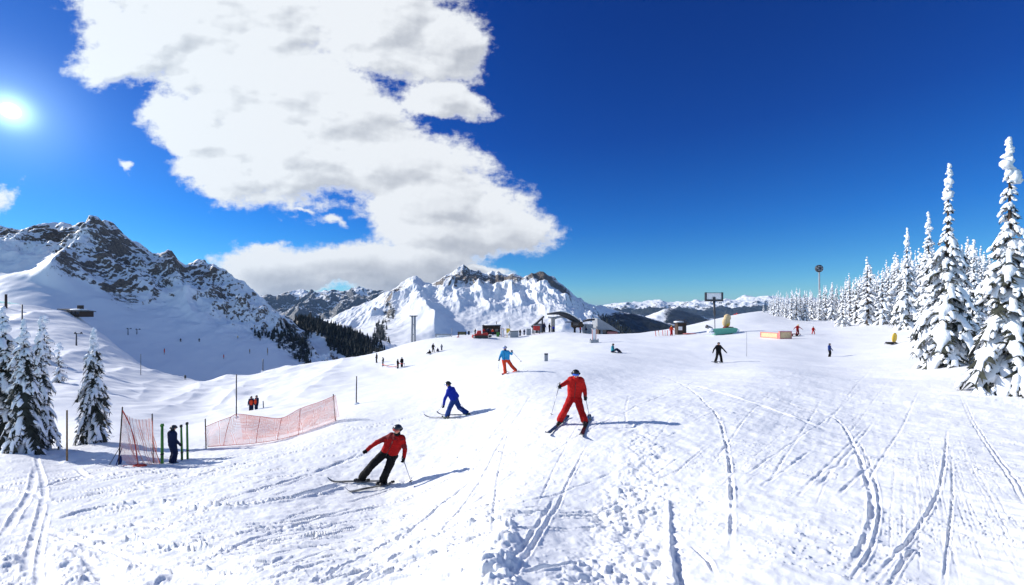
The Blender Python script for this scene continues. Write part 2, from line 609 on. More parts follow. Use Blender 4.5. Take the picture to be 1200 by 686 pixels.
def base_height(px, d):
    """height of the snow at photo column px and depth d (arrays)"""
    q = np.stack([np.asarray(px, float).ravel() / 100.0, np.log(np.maximum(np.asarray(d, float).ravel(), 0.8)) * _KW], -1)
    out = np.empty(len(q))
    for i in range(0, len(q), 20000):
        s = q[i:i + 20000]
        r2 = ((s[:, None] - _cp[None]) ** 2).sum(-1)
        out[i:i + 20000] = _tps(r2) @ _sol[:_n] + _sol[_n] + s @ _sol[_n + 1:]
    return out.reshape(np.shape(px))


def G(x, y):
    """ground height at world x, y"""
    return float(base_height(np.array([x / y * F + CX]), np.array([y]))[0])


def at(px, d, dz=0.0):
    """point on the snow at photo column px, depth d"""
    x = (px - CX) / F * d
    return Vector((x, d, G(x, d) + dz))


_ds = np.exp(np.linspace(math.log(2.0), math.log(240), 900))


def hit(px, py):
    """first point of the snow surface seen at a photo pixel"""
    z = base_height(np.full(900, float(px)), _ds)
    row = HY - z / _ds * F
    k = np.nonzero(row <= py)[0]
    i = int(k[0]) if len(k) else 899
    if i > 0:
        a = (row[i - 1] - py) / max(row[i - 1] - row[i], 1e-6)
        d = _ds[i - 1] + (_ds[i] - _ds[i - 1]) * min(max(a, 0), 1)
    else:
        d = _ds[0]
    return at(px, d)


SNOW = snow_mat('snow', near=True)
SNOW_FAR = snow_mat('snow_far')


def spline(pts, step):
    """Catmull-Rom through pts, resampled about every step"""
    P = [np.array(p, float) for p in pts]
    P = [2 * P[0] - P[1]] + P + [2 * P[-1] - P[-2]]
    out = []
    for i in range(1, len(P) - 2):
        n = max(2, int(np.linalg.norm(P[i + 1] - P[i]) / step))
        for k in range(n):
            t = k / n
            out.append(0.5 * (2 * P[i] + (P[i + 1] - P[i - 1]) * t + (2 * P[i - 1] - 5 * P[i] + 4 * P[i + 1] - P[i + 2]) * t * t + (3 * P[i] - P[i - 1] - 3 * P[i + 1] + P[i + 2]) * t ** 3))
    out.append(P[-2])
    return np.array(out)


def build_slope():
    nc, nr = 1250, 960
    # columns evenly spaced in tangent (a regular fan), rows in log depth
    px = np.linspace(-190, 1390, nc)
    ln = np.linspace(math.log(1.6), math.log(265), nr)
    d = np.exp(ln)
    # macro surface on a coarse grid, refined bicubically enough by plain interpolation on 1/4 spacing
    cpx = np.linspace(-190, 1390, 240)
    cln = np.linspace(ln[0], ln[-1], 320)
    Zc = base_height(np.tile(cpx, (320, 1)), np.tile(np.exp(cln)[:, None], (1, 240)))

    def up(M, xs, xn):                       # cubic along the last axis
        s = (xn - xs[0]) / (xs[1] - xs[0])
        i = np.clip(np.floor(s).astype(int), 1, len(xs) - 3)
        t = s - i
        a, b, c, e = M[:, i - 1], M[:, i], M[:, i + 1], M[:, i + 2]
        return b + 0.5 * t * (c - a + t * (2 * a - 5 * b + 4 * c - e + t * (3 * (b - c) + e - a)))
    Z = up(up(Zc, cpx, px).T, cln, ln).T
    X = (px[None, :] - CX) / F * d[:, None]
    Y = np.repeat(d[:, None], nc, 1)
    PX = np.repeat(px[None, :], nr, 0)
    # broad wind-shaped undulation, stronger off the piste
    off = sstep(Y, 20, 60) * sstep(PX, 480, 330)
    Z += 0.10 * fbm(X / 7, Y / 7, 3, 5) * sstep(Y, 4, 14) * (1 + 2.4 * off)
    Z += off * 0.9 * (ridged((X + Y * 0.5) / 16 + 3, (Y - X * 0.3) / 60, 2, 9) - 0.8) * sstep(Y, 30, 60)
    near = np.clip(14.0 / Y, 0, 1)
    # soft lumps and fine crust
    Z += 0.030 * fbm(X / 0.9, Y / 0.9, 3, 21) * near
    Z += 0.010 * fbm(X / 0.22, Y / 0.22, 3, 33) * near
    PY = HY - Z / Y * F

    rnd = random.Random(7)
    D = np.zeros_like(Z)

    def carve(pxpts, width, depth, rim=0.4, rough=0.25, pair=0.0, ground=None):
        """press a track into the snow along photo points (found on the surface)"""
        w = [hit(*p) for p in pxpts] if ground is None else ground
        line = spline([(q.x, q.y) for q in w], max(0.03, min(0.09, w[0].y * 0.005))) if ground is None else ground
        lines = [line]
        if pair:
            t = np.gradient(line, axis=0)
            t /= np.linalg.norm(t, axis=1)[:, None] + 1e-9
            nrm = np.stack([-t[:, 1], t[:, 0]], -1)
            lines = [line + nrm * pair / 2, line - nrm * pair / 2]
        for L in lines:
            reach = width * 2.4
            acc = {}
            ph = rnd.random() * 100
            for k, (x, y) in enumerate(L):
                if y < 1.7 or y > 120:
                    continue
                pc = x / y * F + CX
                hw = reach / y * F
                c0, c1 = np.searchsorted(px, (pc - hw, pc + hw))
                r0, r1 = np.searchsorted(d, (y - reach, y + reach))
                if c1 <= c0 or r1 <= r0:
                    continue
                dd = np.hypot(X[r0:r1, c0:c1] - x, Y[r0:r1, c0:c1] - y)
                m = 1 + rough * math.sin(k * 0.11 + ph) + rough * math.sin(k * 0.37 + 2 * ph)
                h = dd / width
                m *= min(1.0, k / (0.12 * len(L) + 1), (len(L) - k) / (0.2 * len(L) + 1))
                dep = -depth * m * np.exp(-(h * 1.15) ** 4)
                low = D2[r0:r1, c0:c1]
                np.minimum(low, dep, out=low)
                if rim:
                    rr = depth * rim * m * np.exp(-((h - 1.45) / 0.42) ** 2)
                    hi = D3[r0:r1, c0:c1]
                    np.maximum(hi, rr, out=hi)

    D2 = np.zeros_like(Z)
    D3 = np.zeros_like(Z)
    # tracks the photo shows
    T = [([(600, 690), (612, 660), (640, 615), (668, 560), (690, 515)], 0.03, 0.02, 0.5, 0.2, 0.0),
         ([(588, 690), (600, 660), (626, 622), (650, 580)], 0.03, 0.02, 0.4, 0.3, 0.0),
         ([(576, 640), (580, 590), (585, 550), (597, 505), (612, 480), (628, 455)], 0.03, 0.020, 0.3, 0.2, 0.0),
         ([(500, 640), (545, 590), (580, 530), (604, 490)], 0.035, 0.02, 0.3, 0.2, 0.0),
         ([(856, 660), (858, 600), (856, 555), (850, 515), (838, 485), (815, 462), (790, 448), (765, 436)], 0.032, 0.028, 0.4, 0.7, 0.0),
         ([(60, 612), (110, 598), (180, 592), (260, 596), (340, 585), (420, 562)], 0.11, 0.083, 0.5, 0.4, 0.0),
         ([(90, 640), (150, 632), (200, 640), (280, 640), (360, 630), (440, 612)], 0.05, 0.075, 0.5, 0.5, 0.0),
         ([(190, 625), (250, 618), (330, 612), (420, 596)], 0.04, 0.038, 0.4, 0.4, 0.0),
         ([(180, 668), (240, 670), (310, 666), (380, 655)], 0.05, 0.060, 0.5, 0.5, 0.0),
         ([(350, 690), (410, 660), (470, 628), (520, 590), (560, 555)], 0.04, 0.03, 0.4, 0.3, 0.0),
         ([(405, 690), (450, 662), (500, 630)], 0.04, 0.03, 0.4, 0.3, 0.0),
         ([(0, 632), (22, 600), (36, 578), (42, 545)], 0.07, 0.030, 0.5, 0.2, 0.0),
         ([(28, 690), (34, 650), (48, 600), (52, 575), (46, 548), (40, 530)], 0.06, 0.028, 0.5, 0.2, 0.0),
         ([(45, 690), (46, 650), (56, 600)], 0.045, 0.02, 0.5, 0.2, 0.0),
         ([(50, 622), (110, 640), (160, 655), (215, 665)], 0.05, 0.030, 0.5, 0.2, 0.0),
         ([(70, 640), (100, 655), (130, 690)], 0.06, 0.03, 0.6, 0.2, 0.0),
         ([(1210, 600), (1180, 552), (1150, 508), (1125, 462)], 0.018, 0.018, 0.3, 0.1, 0.06),
         ([(1106, 690), (1112, 630), (1116, 580), (1115, 525)], 0.016, 0.018, 0.3, 0.2, 0.0),
         ([(1015, 690), (1050, 650), (1085, 605), (1104, 560), (1110, 500)], 0.022, 0.022, 0.4, 0.25, 0.0),
         ([(975, 690), (1008, 645), (1022, 600), (1015, 560), (1000, 520), (980, 490), (930, 472), (860, 455)], 0.035, 0.022, 0.5, 0.5, 0.0),
         ([(990, 690), (1022, 640), (1030, 590), (1020, 545), (1003, 508)], 0.02, 0.015, 0.5, 0.5, 0.0),
         ([(1040, 690), (1062, 655), (1080, 640)], 0.02, 0.018, 0.4, 0.3, 0.0),
         ([(810, 640), (825, 652), (838, 672)], 0.025, 0.025, 0.3, 0.2, 0.0),
         ([(1000, 500), (960, 498), (880, 470), (800, 452)], 0.10, 0.03, 0.4, 0.3, 0.0),
         ([(735, 500), (733, 480), (738, 462)], 0.03, 0.02, 0.3, 0.2, 0.0),
         ([(560, 470), (590, 448), (610, 440), (650, 436)], 0.04, 0.02, 0.3, 0.2, 0.0),
         ([(480, 480), (540, 460), (585, 442)], 0.05, 0.02, 0.3, 0.2, 0.0),
         ([(510, 492), (545, 487), (575, 484)], 0.04, 0.02, 0.3, 0.2, 0.0),
         ([(0, 575), (30, 578), (62, 592)], 0.08, 0.04, 0.5, 0.4, 0.0),
         ([(395, 498), (430, 502), (455, 497)], 0.05, 0.03, 0.4, 0.2, 0.0),
         ([(90, 550), (100, 558), (108, 563)], 0.07, 0.04, 0.5, 0.2, 0.0)]
    for pts, w_, dp, rim, rg, pr in T:
        carve(pts, w_, dp, rim, rg, pr)
    # faint older tracks: on the left they sweep across the fall line, on the right they run down it
    for i in range(120):
        x0, y0 = rnd.uniform(-40, 480), rnd.uniform(520, 690)
        L = rnd.uniform(90, 400)
        s = -rnd.uniform(0.10, 0.42) * (0.4 + 0.6 * min(1, x0 / 300 + 0.2))
        c = rnd.uniform(-8, 10)
        carve([(x0, y0), (x0 + L / 2, y0 + s * L / 2 + c), (x0 + L, y0 + s * L)], rnd.uniform(0.022, 0.055), rnd.uniform(0.014, 0.040), 0.5, 0.4)
    for i in range(60):
        x0, y0 = rnd.uniform(1040, 1215), rnd.uniform(590, 690)
        x1 = 1050 + (x0 - 1040) * rnd.uniform(0.42, 0.55)
        carve([(x0, y0), ((x0 + x1) / 2 + rnd.uniform(-3, 3), (y0 + 520) / 2), (x1, rnd.uniform(490, 540))], rnd.uniform(0.007, 0.014), rnd.uniform(0.003, 0.008), 0.3, 0.3)
    for i in range(60):
        x0, y0 = rnd.uniform(480, 1060), rnd.uniform(440, 600)
        L = rnd.uniform(40, 170)
        a = R(rnd.uniform(-62, -20))
        carve([(x0, y0), (x0 + L / 2 * math.cos(a) + rnd.uniform(-4, 4), max(410, y0 + L / 2 * math.sin(a))), (x0 + L * math.cos(a), max(404, y0 + L * math.sin(a)))],
              rnd.uniform(0.012, 0.034), rnd.uniform(0.006, 0.015), 0.3, 0.3)
    Z += D2 + D3 * (D2 > -0.004)

    # churned snow where skiers side-slipped towards the camera
    def band(c):                              # c: list of (row, left, right)
        r = np.array([q[0] for q in c], float)
        lo = np.interp(PY, r, [q[1] for q in c])
        hi = np.interp(PY, r, [q[2] for q in c])
        soft = np.maximum((hi - lo) * 0.30, 4)
        return sstep(PX, lo - soft, lo + soft) * sstep(PX, hi + soft, hi - soft) * (PY > c[0][0] - 6)
    trail = np.maximum(band([(500, 730, 775), (540, 728, 780), (600, 700, 782), (640, 690, 786), (690, 640, 792)]), 0)
    heap = band([(618, 590, 602), (640, 572, 604), (690, 545, 612)])
    heap = np.maximum(heap, band([(655, 0, 22), (690, -20, 40)]) * 0.7)
    heap = np.maximum(heap, band([(648, 60, 92), (690, 58, 110)]) * 0.6)
    heap = np.maximum(heap, band([(670, 140, 180), (700, 130, 260)]) * 0.6)
    wobble = 0.5 + 0.5 * fbm(X / 1.1, Y / 1.1, 2, 71)
    clod = np.clip(np.abs(fbm(X / 0.21, Y / 0.21, 3, 41)) * 1.7, 0, 1.2)
    lump = np.clip(fbm(X / 0.5, Y / 0.5, 2, 45), -0.5, 1)
    big = np.maximum(trail * 0.75, heap)
    ng = sstep(Y, 14, 6) * 0.5 + 0.5
    Z += big * ng * (0.040 * clod * (0.4 + wobble) + 0.05 * lump + 0.018 * fbm(X / 0.07, Y / 0.07, 2, 47))
    Z += heap * (0.05 + 0.06 * lump)
    # a raised lip along the right edge of the trail, throwing a strip of shade
    lip = band([(595, 781, 785), (640, 782, 788), (690, 776, 794)])
    sPX = PX
    PX = PX + 5 * fbm(X / 0.16, Y / 0.16, 3, 91)
    cut = band([(590, 786, 788), (640, 788, 793), (690, 794, 804)]) * (0.45 + 0.55 * wobble) * sstep(PY, 588, 650)
    PX = sPX
    Z += lip * 0.05 - cut * 0.05
    # scattered crumbs all over the groomed snow
    k = perlin(X / 0.045, Y / 0.055, 51)
    where = 0.25 + 0.75 * sstep(fbm(X / 1.7, Y / 1.7, 3, 55), -0.15, 0.40)
    Z += 0.016 * sstep(k, 0.40, 0.75) * where * np.clip(12.0 / Y, 0, 1)
    k2 = perlin(X / 0.16 + 9, Y / 0.16, 57)
    Z += 0.016 * sstep(k2, 0.55, 0.8) * where * np.clip(16.0 / Y, 0, 1)
    # scraped streaks that sweep across the fall line on the left
    lf = sstep(PX, 640, 420) * np.clip(16.0 / Y, 0, 1)
    sx, sy = X * 0.94 + Y * 0.34, Y * 0.94 - X * 0.34
    Z += lf * 0.013 * fbm(sx / 2.2, sy / 0.20, 3, 63)
    md = sstep(PX, 420, 640) * sstep(PX, 1150, 1000) * np.clip(14.0 / Y, 0, 1)
    sx, sy = X * 0.62 + Y * 0.78, Y * 0.62 - X * 0.78
    Z += md * 0.005 * fbm(sx / 2.6, sy / 0.18, 3, 67)
    # groomed corduroy seen on the steeper right side
    cord = sstep(PX, 1090, 1180) * sstep(Y, 14, 7)
    Z += cord * 0.008 * fbm(X / 0.12 + Y * 0.15, Y / 2.4, 2, 61)

    # extend to the horizon: the mountain falls away behind the plateau to the valley floor
    ext_d = np.array([290, 330, 400, 550, 800, 1300, 2500, 5000, 12000, 40000.0])
    ext_z = np.array([-20, -60, -110, -150, -190, -240, -300, -340, -360, -380.0])
    Xe = (px[None, :] - CX) / F * ext_d[:, None]
    Ye = np.repeat(ext_d[:, None], nc, 1)
    w = sstep(ext_d, 265, 420)[:, None]
    Ze = Z[-1][None, :] * (1 - w) + ext_z[:, None] * w
    Ze = np.minimum(Ze, Z[-1][None, :])
    co = np.stack([np.vstack([X, Xe]), np.vstack([Y, Ye]), np.vstack([Z, Ze])], -1).reshape(-1, 3)
    me = grid_mesh('ground', co, nr + len(ext_d), nc)
    me.materials.append(SNOW)
    o = link_mesh('ground', me)
    tag(o, kind='structure')
    return o


build_slope()


# ------------------------------------------------------------------ mountains: ridge sheets with real depth
def sheet(name, sky, dist, base, bdist, amps, seed, nc, nr, prof=1.25, material=None, rock_bias=0.0, patches=(), wood=(), spurs=(), back=0.5, slope0=0.75, jag=1.0, crest=0.0, rough=(0.0, 0.25)):
    """sky / base: [(column, row)]; dist / bdist: [(column, metres)]; a height field running from the foot over the ridge and down behind"""
    px = np.linspace(sky[0][0], sky[-1][0], nc)
    t = np.concatenate([np.linspace(0, 1, nr), 1 + np.linspace(0, back, max(6, nr // 6))[1:]])
    nt_ = len(t)
    D1 = np.interp(px, *zip(*dist))
    D0 = np.interp(px, *zip(*bdist))
    z1 = (HY - np.interp(px, *zip(*sky))) / F * D1
    z0 = (HY - np.interp(px, *zip(*base))) / F * D0
    T = np.repeat(t[:, None], nc, 1)

    def soft(a, sig):                         # gaussian blur along the ridge, sig in photo columns
        n = max(2, int(3 * sig / (px[1] - px[0])))
        k = np.exp(-0.5 * (np.arange(-n, n + 1) * (px[1] - px[0]) / sig) ** 2)
        return np.convolve(np.pad(a, n, mode='reflect', reflect_type='odd'), k / k.sum(), 'valid')
    D1, D0, z0 = soft(D1, 25), soft(D0, 25), soft(z0, 25)
    z1s, z1m = soft(z1, 45), soft(z1, 14)
    PX = np.repeat(px[None, :], nt_, 0)
    Y = D0 + (D1 - D0) * T
    X = (PX - CX) / F * Y
    up = np.clip(T, 0, 1) ** prof
    zr = z1s + (z1m - z1s) * sstep(T, 0.45, 0.9) + (z1 - z1m) * sstep(T, 0.84, 0.99)
    Z = z0 + (zr - z0) * up
    over = np.clip(T - 1, 0, None)
    H = np.maximum(z1 - z0, 1.0)
    Z = Z - over * H * 1.3
    for (sp, width, amp) in spurs:            # spurs running down from the ridge: [(column, t)], half width in columns, height as a share
        tt, cc = zip(*[(q[1], q[0]) for q in sp])
        c = np.interp(T, tt, cc) + 5 * perlin(T * 9, T * 0 + seed, seed)
        live = sstep(T, tt[0] - 0.05, tt[0] + 0.05) * sstep(T, tt[-1], tt[-1] - 0.22)
        Z = Z + amp * H * live * np.exp(-np.abs((PX - c) / width) ** 1.3)
    env = sstep(T, *rough) * (0.5 + 0.5 * sstep(np.abs(T - 1), 0.0, 0.3))
    for (sx, sy, a, kind, n) in amps:
        f = ridged(X / sx, Y / sy, n, seed) - 0.9 if kind == 'r' else fbm(X / sx, Y / sy, n, seed + 3)
        Z = Z + a * f * env * (jag if sx > 0 else 1)
        seed += 7
    Z = Z + 0.012 * H * fbm(X / (H.mean() * .35), Y / (H.mean() * .5), 3, seed + 40) * sstep(T, 0, .1) * sstep(T, 1, .8)
    # slope of the finished surface
    dXc, dYc, dZc = np.gradient(X, axis=1), np.gradient(Y, axis=1), np.gradient(Z, axis=1)
    dXr, dYr, dZr = np.gradient(X, axis=0), np.gradient(Y, axis=0), np.gradient(Z, axis=0)
    nx, ny, nz = dYc * dZr - dZc * dYr, dZc * dXr - dXc * dZr, dXc * dYr - dYc * dXr
    slope = np.hypot(nx, ny) / (np.abs(nz) + 1e-9)
    rock_bias = rock_bias + crest * sstep(T, 0.62, 0.95)
    rock = sstep(slope, slope0, slope0 + 0.9) * 0.75 + rock_bias
    for (cx, ct, rx, rt, a) in patches:       # bare ground exposed on crags: column, t, half sizes, strength
        rock = rock + a * np.exp(-(((PX - cx) / rx) ** 2 + ((T - ct) / rt) ** 2))
    me = grid_mesh(name, np.stack([X, Y, Z], -1).reshape(-1, 3), nt_, nc)
    set_attr(me, 'rock', rock)
    wd = np.zeros_like(rock)
    for (cx, ct, rx, rt, a) in wood:
        wd = wd + a * np.exp(-(((PX - cx) / rx) ** 2 + ((T - ct) / rt) ** 2))
    set_attr(me, 'wood', wd)
    me.materials.append(material)
    o = link_mesh(name, me)
    tag(o, kind='structure')
    return o, (px, t, X, Y, Z, wd)


ROCKSNOW = snow_mat('rock_and_snow', rock=True, rscale=0.24, wood=True)
ROCKSNOW2 = snow_mat('rock_and_snow_wide', rock=True, rscale=0.09, wood=True)
FARSNOW = snow_mat('snow_on_far_range', rock=True, rscale=0.022, rockcol=((0.03, 0.04, 0.06), (0.08, 0.085, 0.09)), wood=True)

left_mtn = sheet('mountain',
      [(-190, 300), (-110, 280), (-40, 272), (0, 268), (15, 270), (30, 271), (45, 266), (75, 262), (95, 268), (108, 265), (122, 261), (135, 266), (150, 278), (165, 289), (178, 298), (188, 298), (196, 295), (208, 304),
       (218, 309), (228, 306), (238, 305), (250, 307), (262, 318), (285, 335), (305, 349), (325, 363), (340, 372), (355, 387), (368, 404), (382, 421), (405, 440), (470, 462)],
      [(-190, 195), (0, 215), (120, 250), (240, 270), (360, 262), (470, 240)],
      [(-190, 366), (0, 350), (60, 364), (100, 393), (150, 424), (200, 450), (240, 462), (300, 462), (360, 452), (420, 444), (470, 440)],
      [(-190, 160), (470, 165)],
      [(40, 46, 6.0, 'r', 4), (14, 24, 4.0, 'r', 4), (5, 8, 1.1, 'r', 3), (22, 22, 1.4, 'f', 3)], 11, 760, 330, prof=1.0, material=ROCKSNOW, rock_bias=-0.24, crest=0.10, rough=(0.25, 0.75),
      patches=[(62, 0.78, 20, 0.12, 0.65), (10, 0.93, 30, 0.06, 0.6), (88, 0.86, 16, 0.12, 0.3), (140, 0.72, 26, 0.2, 0.34), (70, 0.42, 24, 0.10, 0.8), (145, 0.40, 30, 0.15, 0.75), (105, 0.50, 15, 0.08, 0.6), (195, 0.90, 12, 0.10, 0.6),
               (236, 0.90, 20, 0.10, 0.5), (165, 0.6, 22, 0.2, 0.12), (262, 0.8, 20, 0.15, 0.15), (215, 0.6, 14, 0.12, -0.3), (10, 0.45, 60, 0.2, -0.5), (95, 0.62, 14, 0.12, -0.3), (215, 0.35, 55, 0.16, -0.4), (40, 0.18, 80, 0.14, -0.5)],
      wood=[(302, 0.52, 12, 0.10, 0.45), (325, 0.55, 13, 0.2, 0.5), (342, 0.6, 12, 0.3, 0.52), (358, 0.5, 10, 0.4, 0.52)],
      spurs=[([(55, 0.28), (92, 0.62), (118, 1.0)], 20, 0.16), ([(225, 0.45), (205, 0.8), (196, 1.0)], 14, 0.10), ([(-20, 0.4), (30, 0.75), (45, 1.0)], 25, 0.10)])

centre_mtn = sheet('mountain',
      [(350, 402), (378, 382), (400, 370), (420, 362), (436, 354), (450, 343), (464, 334), (474, 326), (480, 322), (488, 321), (496, 327), (505, 329), (514, 324), (522, 320), (530, 321), (537, 316), (543, 314), (551, 319), (560, 319),
       (568, 323), (576, 319), (586, 321), (596, 323), (605, 321), (614, 324), (624, 321), (632, 320), (640, 322), (650, 326), (660, 333), (670, 342), (685, 350), (700, 359), (716, 372), (735, 386), (760, 400)],
      [(350, 620), (430, 760), (480, 800), (560, 930), (640, 900), (760, 700)],
      [(350, 420), (500, 424), (760, 416)],
      [(350, 330), (500, 360), (600, 380), (760, 400)],
      [(120, 150, 15, 'r', 4), (30, 130, 6, 'r', 4), (10, 40, 1.3, 'r', 3), (60, 60, 4, 'f', 3)], 47, 820, 340, prof=1.5, material=ROCKSNOW2, rock_bias=-0.24, crest=0.06, rough=(0.3, 0.95),
      patches=[(545, 0.88, 26, 0.12, 0.85), (515, 0.90, 12, 0.09, 0.75), (585, 0.88, 28, 0.10, 0.7), (610, 0.94, 30, 0.07, 0.6), (640, 0.93, 16, 0.08, 0.9), (660, 0.88, 14, 0.10, 0.8), (466, 0.93, 14, 0.10, 0.7), (455, 0.64, 9, 0.20, 0.7),
               (440, 0.42, 16, 0.16, 0.45), (480, 0.38, 14, 0.14, 0.35), (690, 0.8, 16, 0.2, 0.5), (560, 0.5, 60, 0.22, -0.6), (500, 0.68, 14, 0.15, -0.3), (620, 0.55, 40, 0.2, -0.4), (420, 0.7, 20, 0.2, -0.2)],
      wood=[(446, 0.40, 10, 0.22, 0.62), (460, 0.62, 6, 0.12, 0.55), (432, 0.14, 26, 0.16, 0.7), (712, 0.45, 16, 0.5, 0.75), (735, 0.4, 22, 0.6, 0.9)],
      spurs=[([(512, 0.28), (495, 0.6), (480, 1.0)], 15, 0.15), ([(540, 0.5), (533, 0.75), (524, 1.0)], 6, 0.05), ([(575, 0.5), (560, 0.75), (545, 1.0)], 7, 0.06), ([(615, 0.55), (595, 0.8), (580, 1.0)], 7, 0.05),
             ([(640, 0.5), (625, 0.8), (614, 1.0)], 8, 0.05), ([(660, 0.3), (655, 0.7), (634, 1.0)], 16, 0.06)])

# blue range that closes the valley on the left, and the pale range along the horizon on the right
sheet('mountain_range',
      [(250, 352), (280, 350), (305, 347), (322, 345), (340, 344), (352, 341), (365, 342), (378, 340), (392, 341), (408, 341), (420, 339), (434, 338), (450, 342), (480, 345), (520, 350)],
      [(250, 3000), (520, 3000)], [(250, 392), (520, 392)], [(250, 2000), (520, 2000)],
      [(300, 340, 55, 'r', 5), (90, 110, 15, 'r', 4)], 83, 420, 150, prof=1.0, material=FARSNOW, rock_bias=0.25, slope0=0.3,
      patches=[(352, 0.9, 14, 0.12, -0.5), (380, 0.75, 10, 0.2, -0.35), (425, 0.9, 12, 0.1, -0.3)], jag=1.0)
sheet('mountain_range',
      [(640, 362), (690, 361), (720, 357), (738, 354), (752, 356), (768, 352), (784, 354), (800, 356), (818, 352), (836, 355), (850, 349), (862, 351), (874, 347), (886, 350), (900, 347), (920, 351), (945, 349), (980, 353), (1050, 352), (1160, 356), (1300, 356)],
      [(640, 4500), (1300, 4500)], [(640, 374), (1300, 374)], [(640, 3000), (1300, 3000)],
      [(350, 450, 42, 'r', 5), (120, 150, 14, 'r', 4)], 131, 640, 110, prof=1.0, material=FARSNOW, rock_bias=0.05, slope0=0.35, wood=[(760, 0.25, 400, 0.22, 0.9), (1000, 0.2, 300, 0.2, 0.9)], jag=1.0)
# wooded hills in front of it
sheet('hill',
      [(640, 372), (690, 361), (705, 359), (720, 362), (735, 366), (750, 370), (765, 374), (780, 379), (800, 386), (830, 392)],
      [(640, 900), (830, 900)], [(640, 415), (830, 415)], [(640, 480), (830, 480)],
      [(90, 90, 9, 'r', 4)], 171, 260, 110, prof=1.0, material=ROCKSNOW2, rock_bias=-0.1, wood=[(760, 0.5, 90, 0.55, 1.1), (712, 0.85, 6, 0.1, -0.8), (700, 0.95, 14, 0.06, -0.6)])
sheet('hill',
      [(735, 380), (750, 372), (765, 367), (778, 363), (790, 362), (802, 364), (814, 368), (826, 373), (840, 377), (870, 379)],
      [(735, 1700), (870, 1700)], [(735, 405), (870, 405)], [(735, 1000), (870, 1000)],
      [(150, 150, 12, 'r', 4)], 191, 220, 90, prof=1.0, material=ROCKSNOW2, rock_bias=-0.1, wood=[(805, 0.6, 40, 0.5, 1.2), (765, 0.7, 16, 0.15, -0.7)])
# wooded knoll in the gap between the two mountains
knoll = sheet('hill',
      [(330, 392), (342, 378), (352, 371), (362, 370), (374, 372), (388, 379), (402, 385), (418, 391), (436, 396), (452, 400), (475, 410)],
      [(330, 300), (475, 270)], [(330, 440), (475, 440)], [(330, 205), (475, 200)],
      [(30, 30, 2.5, 'r', 4)], 211, 220, 110, prof=1.0, material=ROCKSNOW, rock_bias=-0.2, wood=[(355, 0.85, 22, 0.25, 1.0), (405, 0.65, 45, 0.55, 1.0), (372, 0.5, 13, 0.22, -1.3), (392, 0.3, 12, 0.15, -0.8)])


# ------------------------------------------------------------------ the air: one even box of haze round everything
def build_haze():
    bm = MB()
    bm.box((0, 20500, -80), (60000, 41000, 604))
    m = bpy.data.materials.new('haze')
    m.use_nodes = True
    nt_ = m.node_tree
    nt_.nodes.clear()
    out = nt_.nodes.new('ShaderNodeOutputMaterial')
    pv = nt_.nodes.new('ShaderNodeVolumePrincipled')
    pv.inputs['Color'].default_value = (0.42, 0.66, 1.0, 1)
    pv.inputs['Density'].default_value = 6.0e-5
    pv.inputs['Anisotropy'].default_value = 0.0
    nt_.links.new(pv.outputs[0], out.inputs['Volume'])
    o = bm.build('haze', m)
    tag(o, kind='stuff')


build_haze()

# ------------------------------------------------------------------ snow-laden spruces
NEEDLE = mat('spruce_needles', (0.022, 0.026, 0.018), rough=0.8, vary=0.5, scale=3.0)
BARK = mat('spruce_bark', (0.06, 0.042, 0.03), rough=0.9, vary=0.35, scale=8.0, bump=0.02, bscale=20)
TSNOW = mat('snow_on_branches', (0.88, 0.905, 0.94), rough=0.6, vary=0.03, scale=5.0, bump=0.03, bscale=14, spec=0.25)


